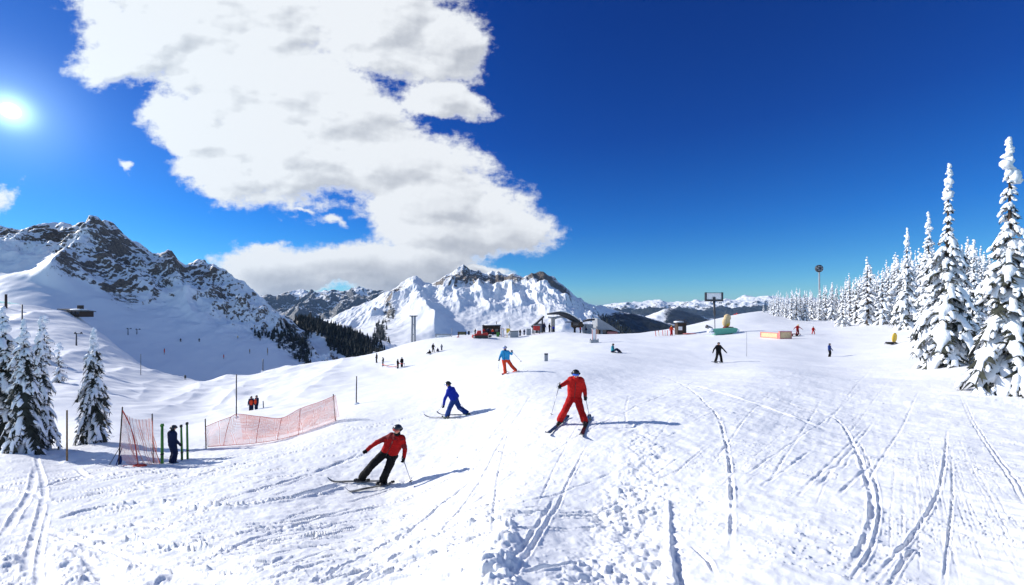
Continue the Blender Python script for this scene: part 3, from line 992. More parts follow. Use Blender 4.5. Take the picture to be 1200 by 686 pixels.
def spruce(seed, H, Rb, levels, per, snow, tip=0.82, droop=0.55, fine=True, gap=0.0, pw=0.78, spire=0.62):
    """meshes (trunk, crown, snow) of one spruce of height H and foot radius Rb; snow = share of each bough that is covered"""
    rnd = random.Random(seed)
    tr, cr_ = MB(), MB()
    lean = rnd.uniform(-0.02, 0.02)
    n = 7
    tr.tube([(lean * H * (i / n) ** 2, 0, H * 0.985 * i / n - (0.4 if i == 0 else 0)) for i in range(n + 1)],
            [max(0.012, 0.018 * H * (1 - i / n) ** 0.9) for i in range(n + 1)], 8)
    for i in range(levels):
        f = (i + 0.3) / levels
        f = f ** 0.92
        z0 = H * (0.035 + 0.95 * f)
        prof = (1 - f) ** pw * (0.86 + 0.14 * math.sin(f * 23 + seed))
        if f > tip:
            prof = max(prof * spire, 0.05)
        k = max(3, int(per * (1 - 0.55 * f) + rnd.random()))
        a0 = rnd.random() * 6.28
        for j in range(k):
            if rnd.random() < gap:
                continue
            a = a0 + 6.283 * j / k + rnd.uniform(-0.25, 0.25)
            L = Rb * prof * rnd.uniform(0.58, 1.15)
            z = z0 + rnd.uniform(-0.5, 0.5) * H / levels
            ca, sa = math.cos(a), math.sin(a)
            dr = droop * rnd.uniform(0.7, 1.3) * (1.15 - 0.5 * f)
            ox = lean * H * f * f

            def P(s, side=0.0, lift=0.0):
                return Vector((ox + ca * L * s - sa * side, sa * L * s + ca * side, z - dr * L * s * s * 1.0 + 0.06 * L * s + lift))
            w = L * 0.26 + 0.04
            # dark bough: flat spray of twigs, hanging edges
            ns = 9 if fine else 4
            vs, fs = [], []
            for q in range(ns):
                s = 0.18 + 0.84 * (q + rnd.random() * 0.6) / ns
                ww = w * (0.35 + 1.1 * math.sin(min(1, s) * 2.6)) * 1.05
                for side in (-1, 1):
                    b0 = P(s)
                    tip_ = P(min(1.12, s + rnd.uniform(0.10, 0.24)), side * ww * rnd.uniform(0.6, 1.15), -rnd.uniform(0.05, 0.28) * (0.3 + L) * 0.55)
                    b1 = P(min(1.05, s + 0.13), 0, -0.03 * L)
                    m = len(vs)
                    vs += [b0, tip_, b1]
                    fs.append((m, m + 1, m + 2))
                if fine:
                    b0 = P(s, rnd.uniform(-.5, .5) * ww)
                    m = len(vs)
                    hang = -rnd.uniform(0.12, 0.34) * (0.25 + L * 0.7)
                    vs += [b0 + Vector((-sa * .05, ca * .05, 0)) * (L + .3), b0 + Vector((sa * .05, -ca * .05, 0)) * (L + .3), b0 + Vector((ca * .04, sa * .04, hang))]
                    fs.append((m, m + 1, m + 2))
            cr_.add(vs, fs, 0, False)
            # snow resting on it, in a few uneven pillows that bend down with the bough
            if rnd.random() < snow:
                nst = 8 if fine else 4
                ring = []
                wob = rnd.uniform(0, 6)
                tk = (0.035 + 0.075 * L) * rnd.uniform(0.7, 1.3)
                for q in range(nst):
                    u_ = q / (nst - 1)
                    s = 0.16 + 0.90 * u_
                    ww = w * (0.30 + 0.75 * math.sin(min(1, u_ + .12) * 2.75)) * (1 + 0.30 * math.sin(u_ * 9 + wob)) * (0.76 if snow > 0.9 else 0.66) * rnd.uniform(0.8, 1.2)
                    tt = tk * (0.55 + 0.6 * math.sin(u_ * 3.0)) * rnd.uniform(0.6, 1.35)
                    off = rnd.uniform(-0.15, 0.15) * w
                    for x_, z_ in ((-1.0, -0.55), (-0.72, 0.45), (-0.2, 1.0), (0.35, 0.92), (0.8, 0.35), (1.0, -0.6), (0.35, -0.35), (-0.4, -0.35)):
                        ring.append(P(s, off + ww * x_ * rnd.uniform(0.85, 1.12), tt * z_ * rnd.uniform(0.75, 1.25) - 0.30 * ww * x_ * x_ + 0.025))
                fs = [tuple(range(8)), tuple(range(nst * 8 - 1, nst * 8 - 9, -1))]
                for q in range(nst - 1):
                    for k_ in range(8):
                        fs.append((q * 8 + k_, q * 8 + 8 + k_, q * 8 + 8 + (k_ + 1) % 8, q * 8 + (k_ + 1) % 8))
                cr_.add(ring, fs, 1, True)
            if fine and rnd.random() < snow:      # little loads out on the side twigs
                for q in range(5 if snow > 0.9 else 3):
                    s = rnd.uniform(0.35, 1.02)
                    side = rnd.choice((-1, 1)) * w * rnd.uniform(0.5, 1.05)
                    c = P(s, side, -0.02 - 0.10 * L * rnd.random())
                    Mx = Matrix.Rotation(a + (0.7 if side > 0 else -0.7), 3, 'Z') @ Matrix.Rotation(0.5 + 0.6 * rnd.random(), 3, 'Y')
                    sz = rnd.uniform(0.7, 1.25)
                    cr_.ball(c, ((0.05 + 0.13 * L) * sz, (0.03 + 0.055 * L) * sz, (0.025 + 0.035 * L) * sz), 6, 5, mat=1, M=Mx, jitter=0.4, seed=rnd.randrange(10 ** 6))
    # knobs on the leader
    for q in range(16 if fine else 5):
        f = 0.84 + 0.165 * q / (15 if fine else 4)
        r_ = 0.055 + 0.16 * Rb * (1.02 - f) / 0.16 * rnd.uniform(0.5, 1.2) * (0.36 if fine else 0.5)
        cr_.ball((lean * H * f * f + rnd.uniform(-.09, .09) * (1.03 - f) * 9, rnd.uniform(-.09, .09) * (1.03 - f) * 9, H * f), (r_ * rnd.uniform(.8, 1.5), r_ * rnd.uniform(.8, 1.5), r_ * rnd.uniform(0.6, 1.5)), 8, 6, mat=1, jitter=0.45, seed=rnd.randrange(10 ** 6))
    return tr.mesh('trunk', BARK), cr_.mesh('crown', [NEEDLE, TSNOW])


def plant(meshes, px, d, label, group, s=1.0, rz=0.0, sink=0.25, name='spruce_tree', wide=1.0, cat='tree'):
    o = empty(name, at(px, d, -sink), rz, label, cat, group)
    for nm, me in zip(('trunk', 'crown'), meshes):
        link_mesh(nm, me, o)
    o.scale = (s * wide, s * wide, s)
    return o


def top_scale(px, d, top, H, sink=0.25):
    """scale that lifts a tree of height H standing at px, d up to photo row top"""
    return ((HY - top) / F * d - at(px, d, -sink).z) / H


A = spruce(3, 9.0, 1.45, 24, 8, 0.97, tip=0.70, droop=0.95, pw=0.62, spire=0.42)
B = spruce(8, 10.5, 1.9, 25, 8, 0.97, tip=0.66, droop=0.95, pw=0.85, spire=0.5)
Cc = spruce(14, 9.0, 1.15, 28, 8, 0.95, tip=0.8, droop=0.7)
Dk = spruce(21, 5.2, 0.86, 24, 8, 0.78, tip=0.84, droop=1.25, pw=0.48, spire=0.7)
Ek = spruce(27, 5.2, 0.74, 24, 8, 0.78, tip=0.82, droop=1.25, pw=0.5, spire=0.7)
GR = 'big snow-laden spruces on the right edge of the piste'
plant(A, 1184, 15, 'tall snow-plastered spruce cut by the right picture edge, the biggest tree', GR, top_scale(1184, 15, 164, 9.0), 0.4, wide=0.9)
plant(B, 1109, 23, 'tall white spruce with thin knobbly tip and broad dark skirt, beside the yellow pad', GR, top_scale(1109, 23, 194, 10.5), 2.2, wide=0.9)
plant(Cc, 1141, 31, 'narrow shaded spruce standing between the two biggest snowy spruces', GR, top_scale(1141, 31, 282, 9.0), 1.0, wide=0.9)
plant(Cc, 1088, 44, 'slim tall spruce just behind the left side of the broad-skirted spruce', GR, top_scale(1088, 44, 249, 9.0), 4.0)
plant(B, 1062, 55, 'tall pointed spruce rising above the right end of the snowy treeline', GR, top_scale(1062, 55, 268, 10.5), 3.1, wide=0.9)
GL = 'spruces in the shade at the left edge'
plant(Dk, 30, 16, 'dark drooping spruce, the widest of the clump at the left picture edge', GL, top_scale(30, 16, 376, 5.2), 0.3, wide=0.84)
plant(Ek, 47, 17.2, 'slim spruce leaning on the right side of the dark clump by the left edge', GL, top_scale(47, 17.2, 373, 5.2), 1.3, wide=0.8)
plant(Ek, 3, 17.5, 'spruce half outside the left picture edge, next to the dark clump', GL, top_scale(3, 17.5, 362, 5.2), 2.3, wide=1.25)
plant(Dk, 108, 19, 'lone drooping spruce between the bare pole and the first red net', GL, top_scale(108, 19, 386, 5.2), 4.4, wide=0.86)

# the white treeline behind the nursery slope: one tree at a time
protos = [spruce(40 + i, 6.0, rb, 15, 6, 1.0, tip=0.84, droop=0.7, fine=False) for i, rb in enumerate((0.95, 0.8, 1.1, 0.7, 1.0))]
rl = random.Random(5)
TOPS = [(880, 362), (893, 350), (905, 341), (920, 338), (935, 334), (950, 336), (965, 332), (978, 328), (990, 326), (1000, 321), (1006, 322), (1016, 309), (1024, 318), (1035, 310), (1045, 301), (1055, 300), (1070, 298), (1085, 300), (1100, 300), (1120, 290), (1140, 283), (1160, 300), (1180, 310), (1215, 300)]
ix = 0
for row_, (d0_, n_) in enumerate(((128, 74), (112, 70), (97, 60), (84, 34))):
    for i in range(n_):
        lo = (886, 893, 905, 985)[row_]
        px_ = lo + (1212 - lo) * (i + rl.uniform(0.1, 0.9)) / n_
        d_ = d0_ + rl.uniform(-6, 6) - (18 * sstep(np.array(px_), 1000, 1100) if row_ < 3 else 14)
        top = np.interp(px_, *zip(*TOPS)) + rl.uniform(-2, 13) + 5 * (3 - row_) * 0.4
        if px_ > 1010 and rl.random() < 0.16:
            top -= rl.uniform(4, 16)
        s = top_scale(px_, float(d_), top, 6.0)
        if s < 0.25:
            continue
        ix += 1
        plant(protos[ix % 5], px_, float(d_), 'white snow-plastered spruce in the treeline behind the nursery slope', 'treeline of snow-plastered spruces', s, rl.uniform(0, 6.28), 0.3, wide=rl.uniform(0.95, 1.4) * min(1.0, 1.25 / max(s, .5) + 0.25))
# saplings on the left hillside
SAP = spruce(61, 1.6, 0.36, 10, 6, 0.7, fine=False)
for px_, d_, top, lab in ((69, 62, 404, 'little dark sapling alone on the sunny hillside below the hut'),
                          (52, 80, 372, 'small scrubby sapling on the hillside above the dark spruce clump'),
                          (485, 0, 0, '')):
    if d_:
        plant(SAP, px_, d_, lab, 'saplings on the left hillside', top_scale(px_, d_, top, 1.6), 1.0, name='spruce_sapling')


plant(SAP, 597, 103, 'dark snowy sapling rising behind the yellow arrow sign and grey machine', None, top_scale(597, 103, 373, 1.6), 0.4, name='spruce_sapling', wide=0.55)


# dark woods far off, on the flanks of the two mountains and on the knoll: nobody could count them
def woods():
    rnd = np.random.default_rng(4)
    mb = MB()
    V, Fc = [], []
    for (sh, count, hgt) in ((left_mtn, 230, 2.8), (knoll, 1100, 3.4), (centre_mtn, 700, 6.0)):
        px, t, X, Y, Z, wd = sh[1]
        ok = (wd > 0.34) & (t[:, None] < 1.0)
        w = np.where(ok, wd, 0).ravel()
        k = rnd.choice(w.size, count, p=w / w.sum())
        for q in k:
            x, y, z = X.flat[q], Y.flat[q], Z.flat[q]
            h = hgt * rnd.uniform(0.35, 1.2)
            r = h * rnd.uniform(0.17, 0.26)
            a = rnd.uniform(0, 6)
            n = len(V)
            for (rr, zz) in ((r, -0.5), (r * 0.62, h * 0.42), (r * 0.7, h * 0.40), (r * .06, h)):
                for j in range(5):
                    V.append((x + rr * math.cos(a + j * 1.2566), y + rr * math.sin(a + j * 1.2566), z + zz))
            for i in range(3):
                for j in range(5):
                    Fc.append((n + i * 5 + j, n + i * 5 + (j + 1) % 5, n + i * 5 + 5 + (j + 1) % 5, n + i * 5 + 5 + j))
    me = bpy.data.meshes.new('conifer_forest')
    me.from_pydata(V, [], Fc)
    me.materials.append(mat('far_conifers', (0.016, 0.022, 0.022), rough=0.9, vary=0.4, scale=0.4))
    tag(link_mesh('conifer_forest', me), kind='stuff')


woods()

# ------------------------------------------------------------------ people
def cloth(name, col, rough=0.75, vary=0.12):
    return mat(name, col, rough=rough, vary=vary, scale=5.0, bump=0.02, bscale=16, spec=0.15)


SKIN = mat('skin', (0.55, 0.30, 0.21), rough=0.55, vary=0.08)
BLACK = cloth('black_cloth', (0.006, 0.006, 0.007))
RED = cloth('red_cloth', (0.36, 0.006, 0.006))
RED2 = cloth('bright_red_cloth', (0.44, 0.012, 0.010))
DKRED = cloth('dark_red_cloth', (0.16, 0.010, 0.012))
BLUE = cloth('blue_cloth', (0.006, 0.022, 0.30))
NAVY = cloth('navy_cloth', (0.007, 0.014, 0.048))
MIDBLUE = cloth('mid_blue_cloth', (0.008, 0.035, 0.17))
SKYB = cloth('light_blue_cloth', (0.03, 0.28, 0.55))
TEAL = cloth('teal_cloth', (0.02, 0.22, 0.28))
ORANGE = cloth('orange_red_cloth', (0.60, 0.055, 0.02))
GREY = cloth('grey_cloth', (0.20, 0.21, 0.23))
YELLOW = mat('yellow_plastic', (0.72, 0.47, 0.05), rough=0.5, vary=0.1)
SHELL = mat('helmet_shell', (0.018, 0.022, 0.035), rough=0.3, vary=0.15, coat=0.3)
SHELLB = mat('black_helmet_shell', (0.012, 0.012, 0.013), rough=0.35, vary=0.15)
SHELLW = mat('pale_helmet_shell', (0.45, 0.48, 0.52), rough=0.35, vary=0.15)
LENS_R = mat('red_goggle_lens', (0.45, 0.05, 0.02), rough=0.1, vary=0.3, spec=0.8, coat=0.6)
LENS_B = mat('blue_goggle_lens', (0.02, 0.12, 0.62), rough=0.08, vary=0.3, spec=0.8, coat=0.8)
PLASTIC = mat('black_plastic', (0.015, 0.015, 0.016), rough=0.35, vary=0.2)
GREEN = mat('green_plastic', (0.05, 0.20, 0.03), rough=0.45, vary=0.15)
STEEL = mat('steel', (0.32, 0.33, 0.35), rough=0.35, vary=0.15, metal=0.8)
REDPLASTIC = mat('red_plastic', (0.50, 0.02, 0.015), rough=0.4, vary=0.12)
WHITEP = mat('white_paint', (0.78, 0.79, 0.80), rough=0.5, vary=0.06)


def remesh(name, mb, vox, material, parent, iters=4, fold=0.0):
    """fuse overlapping shapes into one continuous skin"""
    me0 = bpy.data.meshes.new('tmp')
    me0.from_pydata(mb.v, [], mb.f)
    o0 = bpy.data.objects.new('tmp', me0)
    COL.objects.link(o0)
    m = o0.modifiers.new('r', 'REMESH')
    m.mode = 'VOXEL'
    m.voxel_size = vox
    m.use_smooth_shade = True
    s = o0.modifiers.new('s', 'SMOOTH')
    s.factor = 0.5
    s.iterations = iters
    dg = bpy.context.evaluated_depsgraph_get()
    me = bpy.data.meshes.new_from_object(o0.evaluated_get(dg), depsgraph=dg)
    bpy.data.objects.remove(o0)
    bpy.data.meshes.remove(me0)
    me.name = name
    if fold:                                  # creases and sag of cloth
        for v_ in me.vertices:
            c_ = v_.co
            a_ = mnoise.noise(c_ * 9.0) * 0.6 + mnoise.noise(Vector((c_.x * 14, c_.y * 14, c_.z * 26 + 7))) * 0.7
            v_.co = c_ + v_.normal * a_ * fold
    me.materials.clear()
    me.materials.append(material)
    me.polygons.foreach_set('use_smooth', [True] * len(me.polygons))
    return link_mesh(name, me, parent)


def bone(mb, a, b, ra, rb, n=10):
    a, b = Vector(a), Vector(b)
    k = 5
    mb.tube([a.lerp(b, i / k) for i in range(k + 1)], [ra + (rb - ra) * i / k for i in range(k + 1)], n)
    mb.ball(a, ra, n, 6)
    mb.ball(b, rb, n, 6)


def person(base, J, face, parts, label, group=None, vox=0.016, detail=True, scale=1.0, puff=0.02):
    """base: point on the snow; J: joints relative to it (metres); face: direction the face looks; parts: materials by garment"""
    root = empty('person', base, 0, label, 'person', group)
    J = {k: Vector(v) for k, v in J.items()}
    face = Vector(face).normalized()
    q = scale
    hd, nk = J['head'], J['neck']
    upv = (hd - nk).normalized()
    hips = (J['hl'] + J['hr']) / 2
    chest = (J['sl'] + J['sr']) / 2
    # the body, one continuous figure
    b = MB()
    b.ball(hd + upv * 0.02 * q, (0.078 * q, 0.092 * q, 0.105 * q), 14, 10, M=Matrix.Rotation(math.atan2(-face.x, face.y), 3, 'Z'))
    bone(b, hd - upv * 0.075 * q + face * 0.035 * q, hd - upv * 0.02 * q + face * 0.05 * q, 0.042 * q, 0.05 * q)   # jaw
    bone(b, hd + face * 0.088 * q + upv * 0.012 * q, hd + face * 0.112 * q - upv * 0.022 * q, 0.010 * q, 0.016 * q)   # nose
    side = face.cross(upv).normalized()
    for s_ in (-1, 1):
        b.ball(hd + side * s_ * 0.082 * q, (0.016 * q, 0.022 * q, 0.03 * q), 8, 6)
        b.ball(hd + side * s_ * 0.032 * q + face * 0.082 * q + upv * 0.02 * q, 0.016 * q, 8, 6)
    bone(b, nk, hd, 0.055 * q, 0.055 * q)
    bone(b, chest, nk, 0.08 * q, 0.06 * q)

    def trunk(m, g):
        bone(m, J['sl'].lerp(chest, 0.30), J['hl'].lerp(hips, 0.15) + Vector((0, 0, .04)) * q, (0.105 + g) * q, (0.105 + g) * q)
        bone(m, J['sr'].lerp(chest, 0.30), J['hr'].lerp(hips, 0.15) + Vector((0, 0, .04)) * q, (0.105 + g) * q, (0.105 + g) * q)
        bone(m, chest, hips, (0.115 + g) * q, (0.115 + g) * q)

    def arms(m, g, end=1.0):
        for c in 'lr':
            bone(m, J['s' + c], J['e' + c], (0.062 + g) * q, (0.047 + g) * q)
            bone(m, J['e' + c], J['e' + c].lerp(J['w' + c], end), (0.047 + g) * q, (0.034 + g) * q)
            bone(m, chest, J['s' + c], (0.085 + g) * q, (0.068 + g) * q)

    def legs(m, g, end=1.0):
        for c in 'lr':
            bone(m, J['h' + c], J['k' + c], (0.088 + g) * q, (0.062 + g) * q)
            bone(m, J['k' + c], J['k' + c].lerp(J['a' + c], end), (0.060 + g) * q, (0.045 + g * 1.6) * q)
        bone(m, J['hl'], J['hr'], (0.095 + g) * q, (0.095 + g) * q)
        bone(m, hips, hips.lerp(chest, 0.3), (0.11 + g) * q, (0.10 + g) * q)
    trunk(b, 0)
    arms(b, 0)
    legs(b, 0)
    remesh('body', b, vox, SKIN, root, 2)
    j = MB()
    trunk(j, puff + 0.012)
    arms(j, puff)
    bone(j, chest, nk.lerp(hd, 0.25), 0.085 * q, 0.085 * q)
    # hem
    for c in 'lr':
        h_ = J['h' + c].lerp(hips, 0.1)
        bone(j, h_, h_ + (J['k' + c] - J['h' + c]).normalized() * 0.02 * q, (0.108 + puff) * q, (0.10 + puff) * q)
    jk = remesh('jacket', j, vox, parts['jacket'], root, fold=0.013 * q)
    if 'yoke' in parts:                       # darker shoulder panels sewn into the jacket
        jk.data.materials.append(parts['yoke'])
        zs = min(J['sl'].z, J['sr'].z)
        for p_ in jk.data.polygons:
            c_ = p_.center
            da = min((c_ - J['sl'].lerp(J['el'], u_)).length for u_ in (.55, .65)) < 0.085 * q or min((c_ - J['sr'].lerp(J['er'], u_)).length for u_ in (.6, .7)) < 0.085 * q
            if (c_.z > zs + 0.03 * q and mnoise.noise(c_ * 5) > -0.15) or (da and c_.z > zs - 0.3):
                p_.material_index = 1
    if detail:
        zp = MB()
        fr_ = Vector((face.x, face.y, 0)).normalized()
        zp.tube([chest.lerp(hips, u_) + fr_ * (0.135 + puff + 0.004 + 0.012 * math.sin(u_ * 9)) * q for u_ in (0.05, .25, .45, .65, .85, 1.0)], 0.007 * q, 6)
        zp.build('zip', PLASTIC, jk)
    t = MB()
    legs(t, puff + 0.022, 0.94)
    remesh('trousers', t, vox, parts['trousers'], root, fold=0.014 * q)
    # head gear
    h = MB()
    hc = hd + upv * 0.035 * q - face * 0.012 * q
    h.ball(hc, (0.118 * q, 0.132 * q, 0.115 * q), 16, 10, M=Matrix.Rotation(math.atan2(-face.x, face.y), 3, 'Z'))
    keep = []
    for f_, vm in zip(h.f, h.m):
        c = sum((Vector(h.v[i]) for i in f_), Vector()) / len(f_) - hd
        if not (c.dot(face) > 0.02 * q and c.dot(upv) < 0.062 * q) and c.dot(upv) > -0.075 * q:
            keep.append(f_)
    h.f = keep
    h.m = [0] * len(keep)
    h.s = [True] * len(keep)
    hel = h.build(parts.get('headname', 'helmet'), parts['helmet'], root)
    sol = hel.modifiers.new('shell', 'SOLIDIFY')
    sol.thickness = 0.012 * q
    if detail:
        g = MB()
        pts = []
        for i in range(-4, 5):
            a = i * 0.20
            pts.append(hd + face * (math.cos(a) * 0.108 * q) + side * (math.sin(a) * 0.098 * q) + upv * 0.022 * q)
        g.tube(pts, 0.036 * q, 8)
        go = g.build('goggles', parts['goggles'], root)
        st = MB()
        pts = [hd + (face * math.cos(a) * 0.137 + side * math.sin(a) * 0.124) * q + upv * 0.03 * q - face * 0.012 * q for a in [i * 0.35 for i in range(3, 16)]]
        st.tube(pts, 0.016 * q, 6, flat=1.0)
        st.build('strap', PLASTIC, go)
        c = MB()
        bone(c, nk.lerp(chest, 0.35), nk.lerp(hd, 0.5), 0.115 * q, 0.088 * q)
        remesh('neck_warmer', c, vox, parts.get('collar', BLACK), root)
    for c in 'lr':
        d_ = (J['w' + c] - J['e' + c]).normalized()
        m = MB()
        p = J['w' + c]
        grip = J.get('g' + c)
        bone(m, p - d_ * 0.04 * q, p + d_ * 0.02 * q, 0.046 * q, 0.042 * q)
        bone(m, p + d_ * 0.02 * q, p + d_ * 0.085 * q, 0.042 * q, 0.044 * q)
        if detail:
            ref = face if abs(d_.dot(face)) < 0.9 else upv
            ac = d_.cross(ref).normalized()
            pal = ac.cross(d_).normalized()
            for i, (ln, off) in enumerate(((0.058, -0.036), (0.068, -0.012), (0.064, 0.012), (0.050, 0.035))):
                r0 = p + d_ * 0.085 * q + ac * off * q
                k1 = r0 + d_ * ln * 0.55 * q + pal * 0.012 * q
                k2 = k1 + (d_ * 0.25 + pal * 0.9) * ln * 0.6 * q
                k3 = k2 + (pal * 0.3 - d_ * 0.8) * ln * 0.45 * q
                bone(m, r0, k1, 0.0135 * q, 0.013 * q, 6)
                bone(m, k1, k2, 0.013 * q, 0.012 * q, 6)
                bone(m, k2, k3, 0.012 * q, 0.011 * q, 6)
            th = p + d_ * 0.035 * q - ac * 0.04 * q
            bone(m, th, th + (d_ * 0.6 - ac * 0.35 + pal * 0.6) * 0.05 * q, 0.016 * q, 0.014 * q, 6)
            bone(m, th + (d_ * 0.6 - ac * 0.35 + pal * 0.6) * 0.05 * q, th + (d_ * 0.8 + pal * 1.2) * 0.06 * q, 0.014 * q, 0.012 * q, 6)
            remesh('glove', m, 0.0075, parts.get('gloves', BLACK), root, 2)
        else:
            remesh('glove', m, vox, parts.get('gloves', BLACK), root, 1)
    for c in 'lr':
        m = MB()
        an, kn, to = J['a' + c], J['k' + c], J['t' + c]
        sh = (kn - an).normalized()
        fw = (to - an)
        fw = Vector((fw.x, fw.y, fw.z)).normalized()
        sole = an - Vector((0, 0, 0.075)) * q
        bone(m, an + sh * 0.20 * q, an, 0.072 * q, 0.066 * q)
        bone(m, sole - fw * 0.075 * q, sole + fw * 0.17 * q, 0.055 * q, 0.050 * q)
        bone(m, an, sole + fw * 0.10 * q, 0.062 * q, 0.055 * q)
        m2 = remesh('boot', m, max(0.012, vox), parts.get('boots', PLASTIC), root, 2)
        if detail:
            bk = MB()
            for u in (0.35, 0.75):
                pc = an.lerp(an + sh * 0.2 * q, u)
                bk.tube([pc + (fw * math.cos(a) + fw.cross(sh).normalized() * math.sin(a)) * 0.078 * q for a in [k * 0.4 - 1.4 for k in range(8)]], 0.010 * q, 6)
            bk.build('buckle', STEEL, m2)
    return root


def ski(tail, tip, label, group, top, wid=0.075, up=0.12, boot=None, name='ski', cat='ski', lift=0.03):
    """a shaped ski lying on the snow from tail to tip with an upturned shovel"""
    tail, tip = Vector(tail), Vector(tip)
    o = empty(name, (tail + tip) / 2, 0, label, cat, group)
    d = tip - tail
    L = d.length
    d.normalize()
    sd = Vector((d.y, -d.x, 0)).normalized()
    nrm = sd.cross(d).normalized()
    if nrm.z < 0:
        nrm = -nrm
    mb = MB()
    vs, N = [], 22
    for i in range(N + 1):
        f = i / N
        w = wid * (0.42 + 0.16 * (2 * f - 1) ** 2)
        if f > 0.90:
            w *= math.sqrt(max(0.02, 1 - ((f - 0.90) / 0.1) ** 2))
        if f < 0.03:
            w *= 0.6
        z = lift + (up * ((f - 0.86) / 0.14) ** 1.8 if f > 0.86 else 0.0) + (0.03 * ((0.05 - f) / 0.05) if f < 0.05 else 0)
        t = 0.011 if 0.25 < f < 0.7 else 0.007
        c = d * (L * (f - 0.5)) + nrm * z
        for s_, zz in ((-1, -t), (1, -t), (1, t), (-1, t)):
            vs.append(c + sd * (s_ * w) + nrm * zz)
    fs = []
    for i in range(N):
        for k in range(4):
            fs.append((i * 4 + k, i * 4 + (k + 1) % 4, i * 4 + 4 + (k + 1) % 4, i * 4 + 4 + k))
    fs += [(0, 1, 2, 3), (N * 4 + 3, N * 4 + 2, N * 4 + 1, N * 4)]
    mb.add(vs, fs, 0)
    mb.build('board', top, o)
    rz = math.atan2(d.y, d.x)
    bp = (Vector(boot) - (tail + tip) / 2).dot(d) if boot is not None else 0.0
    tilt = math.asin(max(-1, min(1, d.z)))
    for off, l_, nm in ((0.17, 0.07, 'toe_binding'), (-0.17, 0.09, 'heel_binding')):
        c = d * (bp + off) + nrm * (lift + 0.035)
        MB().box(c, (l_, wid * 0.8, 0.05), rz, ry=-tilt, bev=0.01).build(nm, PLASTIC, o)
    return o


def ski_pole(top, tip, label, group, col=None):
    top, tip = Vector(top), Vector(tip)
    o = empty('ski_pole', tip, 0, label, 'ski pole', group)
    t = top - tip
    d = t.normalized()
    MB().tube([(0, 0, 0), t], [0.006, 0.011], 8).build('shaft', col or STEEL, o)
    MB().tube([t - d * 0.06, t - d * 0.03, t + d * 0.06, t + d * 0.075], [0.014, 0.018, 0.017, 0.012], 8).build('grip', PLASTIC, o)
    a = d.cross(Vector((0.3, 1, 0.2))).normalized()
    b = d.cross(a)
    c = d * 0.07
    ring = [c + (a * math.cos(k * math.pi / 6) + b * math.sin(k * math.pi / 6)) * 0.045 for k in range(13)]
    rb = MB().tube(ring, 0.008, 6)
    for k in (0, 3, 6, 9):
        rb.tube([c, ring[k]], 0.005, 5)
    rb.build('basket', PLASTIC, o)
    st = [t + d * 0.06, t + d * 0.02 + a * 0.05, t - d * 0.10 + a * 0.05, t - d * 0.13, t - d * 0.06 - a * 0.02]
    MB().tube(st, 0.006, 5).build('strap', BLACK, o)
    return o


def fig(zx, zy, zs, d, by):
    """returns J(px_zoom, py_zoom, depth): joint in metres relative to the figure's base from a traced picture of the pose"""
    k = d / F
    return k


# --- skier in red jacket and black trousers carving towards the lower left (pose traced at 1/5.716 photo pixel)
def trace(origin, zoom, base_px, d):
    ox, oy = origin
    k = d / F
    bx, by = base_px

    def J(x, y, dy=0.0):
        return Vector(((ox + x / zoom - bx) * k, dy, (by - (oy + y / zoom)) * k))
    return J, k


def ground_rel(base, p):
    return p - base


def skier_red_black():
    fl, fr = hit(424, 565), hit(449, 568)     # boots on the snow
    base = (fl + fr) / 2
    bpx, bpy = base.x / base.y * F + CX, HY - base.z / base.y * F
    J, k = trace((370, 480), 5.716, (bpx, bpy), base.y)
    rl_, rr_ = fl - base, fr - base
    lift = Vector((0, 0, 0.125))
    D = dict(head=J(555, 128, -0.12), neck=J(548, 178, -0.05), sl=J(497, 182, -0.02), sr=J(590, 198, -0.10), el=J(418, 212, -0.10), er=J(608, 258, -0.16),
             wl=J(366, 250, -0.24), wr=J(606, 300, -0.26), hl=J(462, 292, 0.05), hr=J(520, 308, 0.0), kl=J(392, 356, -0.18), kr=J(492, 395, -0.22),
             al=rl_ + lift, ar=rr_ + lift)
    sk = Vector((-0.93, -0.36, 0)).normalized()
    tipl, taill = hit(383, 566), hit(447, 565)
    tipr, tailr = hit(404, 579), hit(458, 568)
    D['tl'] = D['al'] + (tipl - taill).normalized() * 0.16
    D['tr'] = D['ar'] + (tipr - tailr).normalized() * 0.16
    lab = 'skier in red jacket and black trousers leaning into a turn, nearest to the camera'
    r = person(base, D, (-0.25, -1, -0.12), dict(jacket=RED, trousers=BLACK, helmet=SHELL, goggles=LENS_R, collar=BLACK, yoke=DKRED), lab)
    g = 'skis of the skier in red jacket and black trousers'
    ski(taill, tipl, 'dark ski with upturned tip under the bent outer leg of the black-trousered skier', g, SKI1, wid=0.09, boot=fl)
    ski(tailr, tipr, 'dark ski pointing at the camera under the straighter leg of the black-trousered skier', g, SKI1, wid=0.09, boot=fr)
    tipp = hit(482.5, 567)
    hand = base + D['wr'] + (D['wr'] - D['er']).normalized() * 0.08
    ski_pole(hand + Vector((0, -0.02, 0.06)), tipp, 'thin grey pole planted beside the red-jacketed, black-trousered skier', 'ski poles')
    return r


